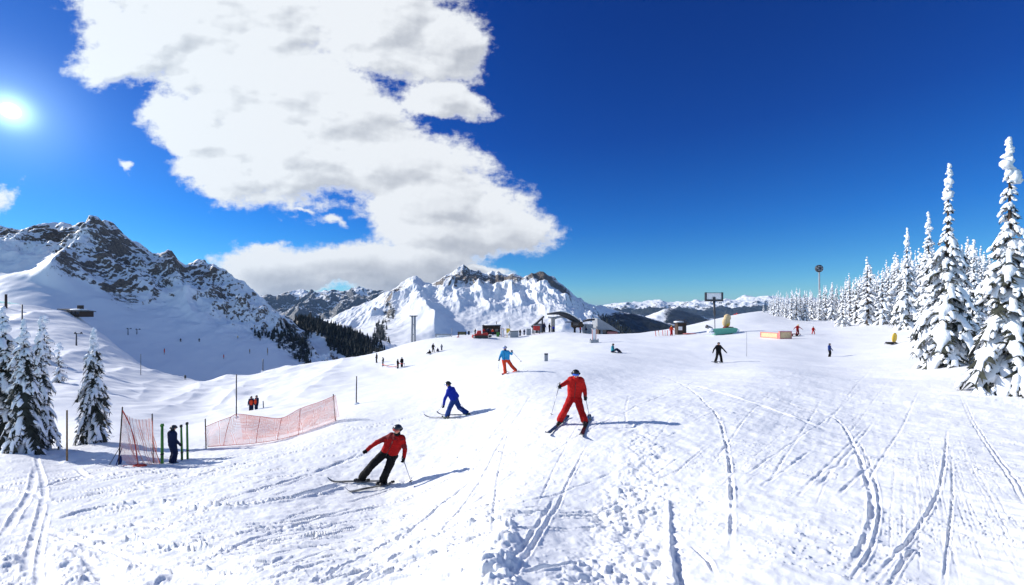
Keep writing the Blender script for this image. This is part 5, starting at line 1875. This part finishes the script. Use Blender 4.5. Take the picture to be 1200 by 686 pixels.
def lift_station():
    d = 96.0
    b, k, row = frame_at(660, d)
    X = lambda px: (px - 660) * k
    Zr = lambda py: (row - py) * k
    r = empty('chairlift_station', b, 0, 'chairlift station with concrete pillar and dark curved machine canopy', 'lift station')
    MB().box((X(648), 0, Zr(383) - 0.3), (0.85, 0.9, Zr(373) - Zr(394) + 0.6), bev=0.06).build('pillar', CONC, r)
    # canopy: swept along the line of the rope
    path = [(641, 368.3, .35), (648, 367.6, .5), (655, 367.2, .75), (662, 369.3, 1.0), (668, 372, 1.1), (674, 375.5, 1.05), (680, 379.5, .8), (684, 382, .35)]
    c = MB()
    c.tube([(X(a), 0.0, Zr(y)) for a, y, w in path], [w * .75 for a, y, w in path], 10, flat=0.75)
    cn = c.build('canopy', ROOFM, r)
    s = MB()
    s.tube([(X(a), -0.1, Zr(y) + .35 + w * .42) for a, y, w in path[2:7]], [w * .5 for a, y, w in path[2:7]], 8, flat=0.4)
    s.build('canopy_snow', TSNOW, cn)
    arm = MB()
    arm.tube([(X(648), 0, Zr(373)), (X(657), 0, Zr(371.5)), (X(664), 0, Zr(372.5))], [.28, .24, .2], 8)
    arm.tube([(X(642), 0, Zr(372)), (X(652), 0, Zr(373.2))], .2, 8)
    arm.build('support_arm', GREYP, r)
    cb = MB()
    cb.box((X(676), 0, Zr(380.5)), (X(683) - X(670), 1.8, 1.35), bev=0.2)
    cab = cb.build('drive_cabin', DKWOOD, r)
    MB().box((X(674), -0.95, Zr(380.2)), (1.2, 0.06, 0.5)).build('window', GLASS, cab)
    w = MB()
    w.tube([(X(672), 0, Zr(378)), (X(672), 0, Zr(377.2))], 1.9, 22)
    w.build('bullwheel', DKMETAL, r)
    MB().tube([(X(683), 0, Zr(376.5)), (X(690), 0, Zr(375.2)), (X(697), 0, Zr(374.6))], [.22, .26, .2], 8).build('gantry', DKMETAL, r)
    for px in (684, 688):
        MB().box((X(px), 0.3, Zr(386)), (0.5, 0.6, Zr(382) - Zr(394)), bev=0.04).build('leg', GREYP, r)
    MB().box((X(690), 0.9, Zr(386.5)), (X(696) - X(685), 1.2, 2.4), bev=0.05).build('control_cabin', GREYP, r)


def lift_house():
    d = 99.0
    b, k, row = frame_at(710, d)
    X = lambda px: (px - 710) * k
    Zr = lambda py: (row - py) * k
    r = empty('lift_house', b, 0, 'lift building with big pale grey sloping gable roof and red panel', 'building')
    MB().box((X(710), 0.5, Zr(389.3) - 0.4), (X(721.5) - X(701), 6.0, Zr(384.5) - Zr(394) + .8), bev=0.05).build('wall', DKWOOD, r)
    rf = MB()
    rf.prism([(X(697), Zr(373)), (X(701), Zr(374.5)), (X(712), Zr(381)), (X(722.5), Zr(388)), (X(722.5), Zr(389)), (X(712), Zr(386)), (X(699), Zr(386)), (X(697), Zr(384))], -3.1, 3.4)
    rf.build('roof', GREYP, r)
    MB().box((X(714.8), -2.56, Zr(390.7)), (X(721) - X(709), 0.12, 1.0)).build('red_panel', PINK, r)
    MB().box((X(705.5), -2.58, Zr(388.2)), (0.8, 0.1, 1.1)).build('window', GLASS, r)
    MB().box((X(702.6), -2.57, Zr(390)), (0.6, 0.1, 1.6)).build('door', GREYP, r)


def snow_vehicle(px, d, label, body, w, h, group=None, blade=True, rz=0.0):
    """snow groomer: two tracks, chassis, cab with windows, blade"""
    b = at(px, d)
    r = empty('snow_groomer', b, rz, label, 'snow groomer', group)
    tr = 0.36 * h
    for y in (-w * .17, w * .17):
        t = MB()
        n = 18
        prof = []
        for i in range(n):
            a = 2 * math.pi * i / n
            prof.append((w * .34 * (1 if math.cos(a) > 0 else -1) * min(1, abs(math.cos(a)) * 1.25) , tr * .5 + tr * .5 * math.sin(a)))
        t.prism(prof, y - w * .07, y + w * .07)
        t.build('track', PLASTIC, r)
    MB().box((0, 0, tr * 1.15), (w * .70, w * .30, h * .26), bev=0.06).build('chassis', body, r)
    cb = MB()
    cb.prism([(-w * .02, tr * 1.3), (w * .26, tr * 1.3), (w * .20, h * .98), (w * .02, h)], -w * .14, w * .14)
    c = cb.build('cab', body, r)
    g = MB()
    g.prism([(w * .035, h * .62), (w * .215, h * .62), (w * .185, h * .92), (w * .045, h * .93)], -w * .146, -w * .142)
    g.build('window', GLASS, c)
    MB().box((-w * .2, 0, h * .55), (w * .28, w * .26, h * .30), bev=0.05).build('engine_cover', body, r)
    if blade:
        MB().box((w * .44, 0, h * .26), (w * .06, w * .5, h * .36), ry=-0.3, bev=0.03).build('blade', body, r)
        MB().tube([(w * .3, 0, h * .3), (w * .43, 0, h * .25)], 0.07 * h, 8).build('blade_arm', PLASTIC, r)
        MB().box((-w * .45, 0, h * .22), (w * .14, w * .42, h * .2), ry=0.3, bev=0.03).build('tiller', PLASTIC, r)
    return r


lift_station()
lift_house()
snow_vehicle(564, 88, 'red snow groomer parked in front of the dark timber shelter', REDPLASTIC, 4.0, 1.5, rz=R(188))
snow_vehicle(727.5, 97, 'low black snow groomer right of the grey-roofed lift building', PLASTIC, 2.3, 0.85, blade=False)
snow_vehicle(863, 124, 'tiny red snow groomer on the skyline of the right-hand crest', REDPLASTIC, 1.9, 0.95, blade=False)


def shelter():
    d = 96.0
    b, k, row = frame_at(576, d)
    X = lambda px: (px - 576) * k
    Zr = lambda py: (row - py) * k
    r = empty('timber_shelter', b, 0, 'dark timber shelter with flat roof behind the red groomer', 'shelter')
    MB().box((0.0, 1.0, 0.75), (20 * k, 3.0, 2.3), bev=0.04).build('wall', DKWOOD, r)
    MB().box((0.0, 0.8, 1.98), (21.5 * k, 3.8, 0.18), bev=0.03).build('roof', ROOFM, r)
    MB().ball((0.2, 0.9, 2.10), (1.9, 1.4, 0.14), 14, 6, jitter=0.1).build('roof_snow', TSNOW, r)
    for x in (-1.9, -.7, .6, 1.8):
        MB().box((x, -0.95, 0.85), (0.16, 0.16, 2.0)).build('post', DKWOOD, r)
    for x in (-1.3, 0.0, 1.2):
        MB().box((x, -0.52, 0.95), (0.7, 0.06, 0.6)).build('window', GLASS, r)
    MB().tube([(1.1, 0.9, 2.0), (1.1, 0.9, 2.9)], 0.09, 8).build('flue', DKMETAL, r)


def box_thing(px, d, w, h, dep, body, name, label, cat, group=None, legs=0.0, trim=None, lid=None, rz=0.0, cap=False):
    b = at(px, d)
    r = empty(name, b, rz, label, cat, group)
    MB().box((0, 0, legs + (h - legs) / 2 - (0.1 if legs == 0 else 0)), (w, dep, h - legs + (0.2 if legs == 0 else 0)), bev=min(w, h, dep) * 0.06).build('body', body, r)
    if legs:
        for x in (-w * .42, w * .42):
            for y in (-dep * .4, dep * .4):
                MB().tube([(x, y, -0.2), (x, y, legs + .02)], 0.05, 6).build('leg', DKMETAL, r)
    if trim:
        t = MB()
        for x in (-w / 2, w / 2):
            t.box((x, -dep / 2 - 0.01, h / 2 + legs / 2), (w * .09, 0.08, h - legs + .06))
        t.box((0, -dep / 2 - 0.012, h), (w * 1.08, 0.09, w * .09))
        t.build('trim', trim, r)
    if lid:
        MB().box((0, 0, h + 0.05), (w * 1.12, dep * 1.15, 0.10), bev=0.03).build('lid', lid, r)
    if cap:
        MB().ball((0, 0, h + .06), (w * .5, dep * .5, 0.10), 12, 6, jitter=0.12).build('snow_cap', TSNOW, r)
    return r


shelter()


def ramp_roof():
    d = 99.0
    b, k, row = frame_at(630, d)
    X = lambda px: (px - 630) * k
    Zr = lambda py: (row - py) * k
    r = empty('lean_to_roof', b, 0, 'steep dark lean-to roof above the red kiosk left of the lift pillar', 'roof')
    m = MB()
    m.prism([(X(622.5), Zr(382.5)), (X(629), Zr(377.5)), (X(637), Zr(370.3)), (X(637.6), Zr(371.6)), (X(630), Zr(379.2)), (X(623), Zr(384))], -1.4, 1.4)
    m.build('roof_panel', ROOFM, r)
    for px, top in ((624.5, 382), (635.5, 373)):
        for y in (-1.1, 1.1):
            MB().tube([(X(px), y, -.4), (X(px), y, Zr(top))], .10, 8).build('post', DKMETAL, r)
    MB().box((X(631), .9, Zr(386)), (1.6, .8, Zr(380) - Zr(393)), bev=.05).build('cabinet', GREYP, r)


ramp_roof()
box_thing(629, 94, 1.35, 1.75, 1.2, REDPLASTIC, 'kiosk', 'red boxy kiosk on grey legs left of the lift pillar', 'kiosk', legs=0.75, lid=GREYP)
box_thing(619.5, 93, 0.95, 1.3, 0.9, GREYP, 'kiosk', 'pale grey kiosk between the people and the red kiosk', 'kiosk', lid=WHITEP)
box_thing(602.5, 91, 1.75, 1.25, 1.2, GREYP, 'pump_housing', 'bulky grey machine housing right of the yellow arrow sign', 'machine', lid=DKMETAL, cap=True)
box_thing(583.5, 91, 0.62, 0.85, 0.5, GREEN, 'bin', 'small green bin in front of the dark timber shelter', 'bin', lid=GREEN)
box_thing(589, 90.5, 0.62, 1.85, 0.12, WHITEP, 'notice_board', 'tall white notice board framed in red beside the shelter', 'notice board', trim=REDPLASTIC)
box_thing(541.5, 95, 1.75, 0.75, 0.3, OLIVE, 'banner_board', 'low olive board left of the red groomer', 'board', legs=0.15, trim=DKWOOD)
box_thing(549.5, 95, 0.4, 0.75, 0.4, NAVY, 'bin', 'small navy bin at the right end of the olive board', 'bin', lid=PLASTIC)
box_thing(640, 35.5, 0.30, 0.58, 0.22, GREYP, 'marker_block', 'small dark grey block standing alone on the piste behind the all-red skier', 'marker', lid=DKMETAL)
box_thing(519.5, 98, 3.3, 0.55, 0.5, WHITEP, 'snow_wall_barrier', 'long low whitish barrier with a grey side on the crest', 'barrier', trim=GREYP)


def cone_flag():
    b = at(537, 90)
    r = empty('traffic_cone', b, 0, 'small red and white cone on the snow left of the red groomer', 'cone')
    c = MB()
    for z0, z1, m_ in ((0.03, .22, 0), (.22, .4, 1), (.4, .62, 0)):
        c.tube([(0, 0, z0), (0, 0, z1)], [.26 * (1 - z0 / .72), .26 * (1 - z1 / .72)], 12, mat=m_)
    c.box((0, 0, 0.02), (.62, .62, .05))
    c.build('cone', [ORANGE, WHITEP], r)
    b = at(595, 90)
    k = 90 / F
    r = empty('arrow_sign', b, 0, 'yellow arrow-shaped sign on a pole above the crest', 'sign')
    MB().tube([(-.15, 0, -.2), (-.15, 0, 1.85)], 0.05, 8).build('pole', YELLOW, r)
    MB().prism([(-.32, 1.95), (.22, 1.95), (.22, 2.1), (.58, 1.66), (.22, 1.22), (.12, 1.0), (-.28, 1.05)], -.03, .03).build('panel', YELLOW, r)
    b = at(529.5, 92)
    r = empty('pole', b, 0, 'thin grey pole with a low wire running from its foot on the crest', 'pole')
    MB().tube([(0, 0, -.2), (0, 0, 2.0)], .06, 8).build('shaft', GREYP, r)
    MB().tube([(0, 0, .15), (-1.1, -0.5, .1), (-2.0, -1.5, .05)], .035, 6).build('wire', GREYP, r)


cone_flag()


def lift_tower(px, d, top, label):
    b = at(px, d, -0.3)
    H = (HY - top) / F * d - b.z
    r = empty('lift_tower', b, 0, label, 'lift tower')
    for x in (-0.36, 0.36):
        MB().tube([(x, 0, 0), (x * .9, 0, H)], [.30, .26], 10).build('leg', GREYP, r)
    c = MB()
    for z in (0.35, 0.7):
        c.box((0, 0, H * z), (1.0, .14, .16))
    c.build('brace', DKMETAL, r)
    MB().box((0, 0, H + .1), (2.0, .3, .25), bev=.04).build('crossarm', DKMETAL, r)


lift_tower(484.5, 106, 371, 'dark two-legged lift tower at the left end of the crest')


def loading_post():
    d = 63.0
    b, k, row = frame_at(696, d)
    r = empty('loading_post', b, 0, 'white square post with red edges on a grey plinth at the top of the piste', 'post')
    MB().box((0, 0, 0.18), (1.25, 1.0, 0.5), bev=.06).build('plinth', GREYP, r)
    MB().box((0, 0, 1.22), (0.52, 0.42, 1.62), bev=.03).build('column', WHITEP, r)
    t = MB()
    for x in (-.27, .27):
        t.box((x, -.2, 1.22), (.07, .09, 1.5))
    t.build('red_edge', PINK, r)
    MB().box((0, 0, 2.08), (0.7, 0.55, 0.12), bev=.03).build('cap', GREYP, r)
    for x in (-.55, .55):
        MB().tube([(x, -.3, 0.4), (x, -.3, .62)], .07, 8).build('bollard', DKMETAL, r)


loading_post()


# ------------------------------------------------------------------ nursery slope on the right
def booth():
    d = 72.0
    b, k, row = frame_at(797, d)
    X = lambda px: (px - 797) * k
    Zr = lambda py: (row - py) * k
    r = empty('ticket_booth', b, 0, 'dark booth with slatted top and white front on the skyline', 'booth')
    MB().box((X(798), .2, .85), (1.5, 1.3, 2.1), bev=.04).build('wall', DKWOOD, r)
    MB().box((X(796), -.48, 1.05), (.62, .07, .6)).build('white_panel', WHITEP, r)
    MB().box((X(801.5), -.48, .8), (.4, .07, 1.4)).build('door', PLASTIC, r)
    MB().box((X(799.5), .1, 1.98), (2.2, 1.6, .14), bev=.03).build('roof', ROOFM, r)
    for i in range(6):
        MB().tube([(X(792.5) + i * .32, -.3, 2.0), (X(792.5) + i * .32 + .05, -.3, 2.45 + .15 * math.sin(i * 2.0))], .06, 6).build('slat', DKWOOD, r)
    MB().ball((X(796), .1, 2.12), (.9, .7, .18), 12, 6, jitter=.15).build('roof_snow', TSNOW, r)
    for i, (px, m_, dd) in enumerate(((769, ORANGE, 0), (772.5, TAN, .3), (777, ORANGE, .5), (779.5, TAN, -.2), (782, ORANGE, .2))):
        p = at(px, 71 + dd)
        q = empty('slalom_stake', p, 0, ['orange stake farthest left of those leaning by the booth', 'tan stake second from the left by the booth', 'orange stake in the middle of the leaning stakes', 'tan stake second nearest to the booth', 'orange stake nearest to the red person at the booth'][i], 'stake', 'stakes leaning by the dark booth')
        MB().tube([(0, 0, -.1), (-.18 + .05 * i, 0, .95)], .05, 8).build('shaft', m_, q)
        MB().tube([(-.155 + .043 * i, 0, .8), (-.18 + .05 * i, 0, .97)], .065, 8).build('cap', REDPLASTIC, q)
    p = at(808, 70.5)
    q = empty('mat', p, 0, 'flat red mat on the snow right of the dark booth', 'mat')
    MB().box((0, 0, .08), (1.9, .9, .10), bev=.03).build('pad', PINK, q)
    MB().box((-.2, 0, .15), (.5, .7, .06), bev=.02).build('fold', ROPE, q)


booth()


def hoop_frame():
    d = 66.0
    b, k, row = frame_at(836.5, d)
    X = lambda px: (px - 836.5) * k
    Zr = lambda py: (row - py) * k
    r = empty('screen_mast', b, 0, 'tall mast carrying a dark-framed white panel above the teal tarpaulin', 'sign mast')
    MB().tube([(X(838), 0, -.2), (X(837.6), 0, Zr(372)), (X(837.4), 0, Zr(368)), (X(836.6), 0, Zr(352))], [.055, .055, .16, .16], 10).build('mast', DKMETAL, r)
    MB().box((X(836.5), 0, Zr(347.6)), (X(846) - X(828), .10, Zr(343.5) - Zr(351.5)), bev=.02).build('panel', WHITEP, r)
    fr = MB()
    for px in (827, 846.2):
        fr.box((X(px), 0, Zr(347.8)), (.26, .24, Zr(343) - Zr(353)))
    fr.box((X(836.6), -.002, Zr(352.3)), (X(846.2) - X(827) + .25, .25, .30))
    fr.box((X(836.6), -.003, Zr(343.4)), (X(846.2) - X(827) + .25, .22, .07))
    fr.build('frame', DKMETAL, r)
    MB().box((X(836.5), -.14, Zr(350.2)), (.42, .12, .5), bev=.04).build('bracket', DKMETAL, r)
    # tarpaulin-covered block
    bb = at(847, 65)
    kk = 65 / F
    q = empty('padded_block', bb, 0, 'teal tarpaulin-covered block at the foot of the mast', 'block')
    pb = MB()
    pb.prism([(-13.5 * kk, 5.6 * kk), (12.5 * kk, 7.4 * kk), (15 * kk, 6.4 * kk), (13 * kk, 1.8 * kk), (2 * kk, 0.4 * kk), (-10 * kk, -.9 * kk)], -.7, .9)
    pb.build('cover', TEALP, q)
    for i, (x, z, s_) in enumerate(((-15, 5, .34), (-17, 3, .3), (15.5, 4, .3), (12, 1.0, .26), (-13, 1.5, .3))):
        MB().ball((x * kk, -.35, z * kk), (s_ * 1.2, s_, s_ * .7), 10, 6, jitter=.25, seed=i).build('snow_lump', TSNOW, q)
    # inflatable figure without any face: two tan lobes on a red foot
    ib = at(851, 66.5)
    q = empty('inflatable_bag', ib, 0, 'tan inflatable cushion standing up behind the teal block', 'inflatable')
    kk = 66.5 / F
    z0 = (HY - 384) / F * 66.5 - ib.z
    m1 = MB()
    m1.ball((0, 0, z0 + 6.0 * kk), (4.8 * kk, 3 * kk, 6 * kk), 16, 10)
    m1.ball((1.4 * kk, 0, z0 + 11.5 * kk), (4.2 * kk, 2.8 * kk, 4.4 * kk), 16, 10)
    remesh('bag', m1, 0.06, TAN, q, 6)
    MB().ball((1.0 * kk, -1.6 * kk, z0 + 3.5 * kk), (2.8 * kk, 1.6 * kk, 2.4 * kk), 12, 8).build('pocket', YELLOW, q)
    MB().box((.5 * kk, -.5, z0 - .3 * kk), (9.5 * kk, 1.0, 2.6 * kk), bev=.08).build('foot', DKRED, q)
    MB().box((.5 * kk, 0, z0 / 2 - .1), (6 * kk, .8, z0 + .2)).build('stand', DKMETAL, q)
    # white machine poking out of the snow behind
    w = at(832, 69)
    q = empty('snow_gun', w, 0, 'small grey and white snow gun half buried left of the mast', 'snow gun')
    MB().tube([(-.55, 0, 1.0), (-.2, 0, .85), (.35, 0, .62)], [.24, .30, .22], 12).build('barrel', GREYP, q)
    MB().tube([(-.62, 0, 1.03), (-.5, 0, .98)], [.28, .28], 12).build('ring', DKMETAL, q)
    MB().tube([(-.1, 0, -.2), (-.1, 0, .75)], .09, 8).build('stand', DKMETAL, q)


hoop_frame()


def floodlight():
    d = 104.0
    b = at(960.5, d, -.4)
    H = (HY - 319) / F * d - b.z
    r = empty('floodlight_mast', b, 0, 'tall floodlight mast with round lamp head in front of the treeline', 'floodlight')
    MB().tube([(0, 0, 0), (-.1, 0, H)], [.24, .15], 10).build('mast', GREYP, r)
    h = MB()
    h.tube([(-.1, -.30, H + .85), (-.1, -.15, H + .85), (-.1, .25, H + .85), (-.1, .4, H + .85)], [.75, .9, .9, .55], 18)
    hd = h.build('lamp_head', DKMETAL, r)
    for i in range(6):
        a = i * math.pi / 3
        MB().tube([(-.1 + .5 * math.cos(a), -.36, H + .85 + .5 * math.sin(a)), (-.1 + .5 * math.cos(a), -.29, H + .85 + .5 * math.sin(a))], .2, 12).build('lens', GREYP, hd)
    MB().box((-.1, 0, H * .12), (.7, .5, 1.0), bev=.05).build('switch_box', GREYP, r)


floodlight()


def pads():
    d = 54.0
    g = 'tan padded barrier boards on the nursery slope'
    for (p0, p1, d0, d1, hh, lab) in ((892, 912.5, 56.5, 53.8, .72, 'long tan padded board of the barrier, on its left'), (912.7, 927, 53.6, 53.6, .95, 'squarer tan padded board with pink edging at the right end of the barrier')):
        a, b_ = at(p0, d0), at(p1, d1)
        c = (a + b_) / 2
        rz = math.atan2(b_.y - a.y, b_.x - a.x)
        L = math.hypot(b_.x - a.x, b_.y - a.y)
        r = empty('padded_board', c, rz, lab, 'padded board', g)
        MB().box((0, 0, hh / 2 - .05), (L - .06, .22, hh), bev=.05).build('pad', TAN, r)
        t = MB()
        t.box((0, -.02, hh - .04), (L, .27, .09), bev=.02)
        t.box((0, -.02, .06), (L, .27, .09), bev=.02)
        for x in (-L / 2 + .04, L / 2 - .04):
            t.box((x, -.022, hh / 2), (.09, .28, hh - .04))
        t.build('edging', PINK, r)
    q = at(931, 56)
    r = empty('sledge', q, 0, 'dark red sledge at the feet of the yellow-helmeted person', 'sledge')
    MB().box((0, 0, .32), (1.15, .5, .10), bev=.03).build('seat', DKRED, r)
    for y in (-.2, .2):
        MB().tube([(-.6, y, .05), (.45, y, .05), (.62, y, .2), (.66, y, .34)], .035, 6).build('runner', DKWOOD, r)
    for x in (-.35, .3):
        MB().box((x, 0, .18), (.07, .42, .24)).build('strut', DKWOOD, r)
    q = at(1044, 44)
    r = empty('sledge', q, 0, 'black sledge lying under the yellow pad near the broad-skirted spruce', 'sledge')
    MB().box((0, 0, .17), (.95, .42, .16), bev=.05).build('seat', PLASTIC, r)
    for y in (-.17, .17):
        MB().tube([(-.55, y, .04), (.4, y, .04), (.52, y, .16)], .03, 6).build('runner', PLASTIC, r)
    q = at(1048.2, 44.3)
    r = empty('round_pad', q, 0, 'yellow oval pad standing upright behind the black sledge', 'pad')
    M_ = Matrix.Rotation(R(8), 3, 'Y')
    MB().ball((0, 0, .58), (.27, .10, .52), 18, 10, M=M_).build('pad', YELLOW, r)
    MB().tube([(0, .08, -.1), (.02, .08, .8)], .03, 6).build('stake', WOOD, r)
    # thin stakes on the slope
    post(875, 40, 389, 0.02, 'thin faint stake in the snow left of the tan boards', 'stake', 'stake', GREYP, 'thin stakes on the nursery slope')
    post(1066, 58, 371, 0.03, 'thin stake at the foot of the tall pointed spruce', 'stake', 'stake', DKMETAL, 'thin stakes on the nursery slope')


pads()
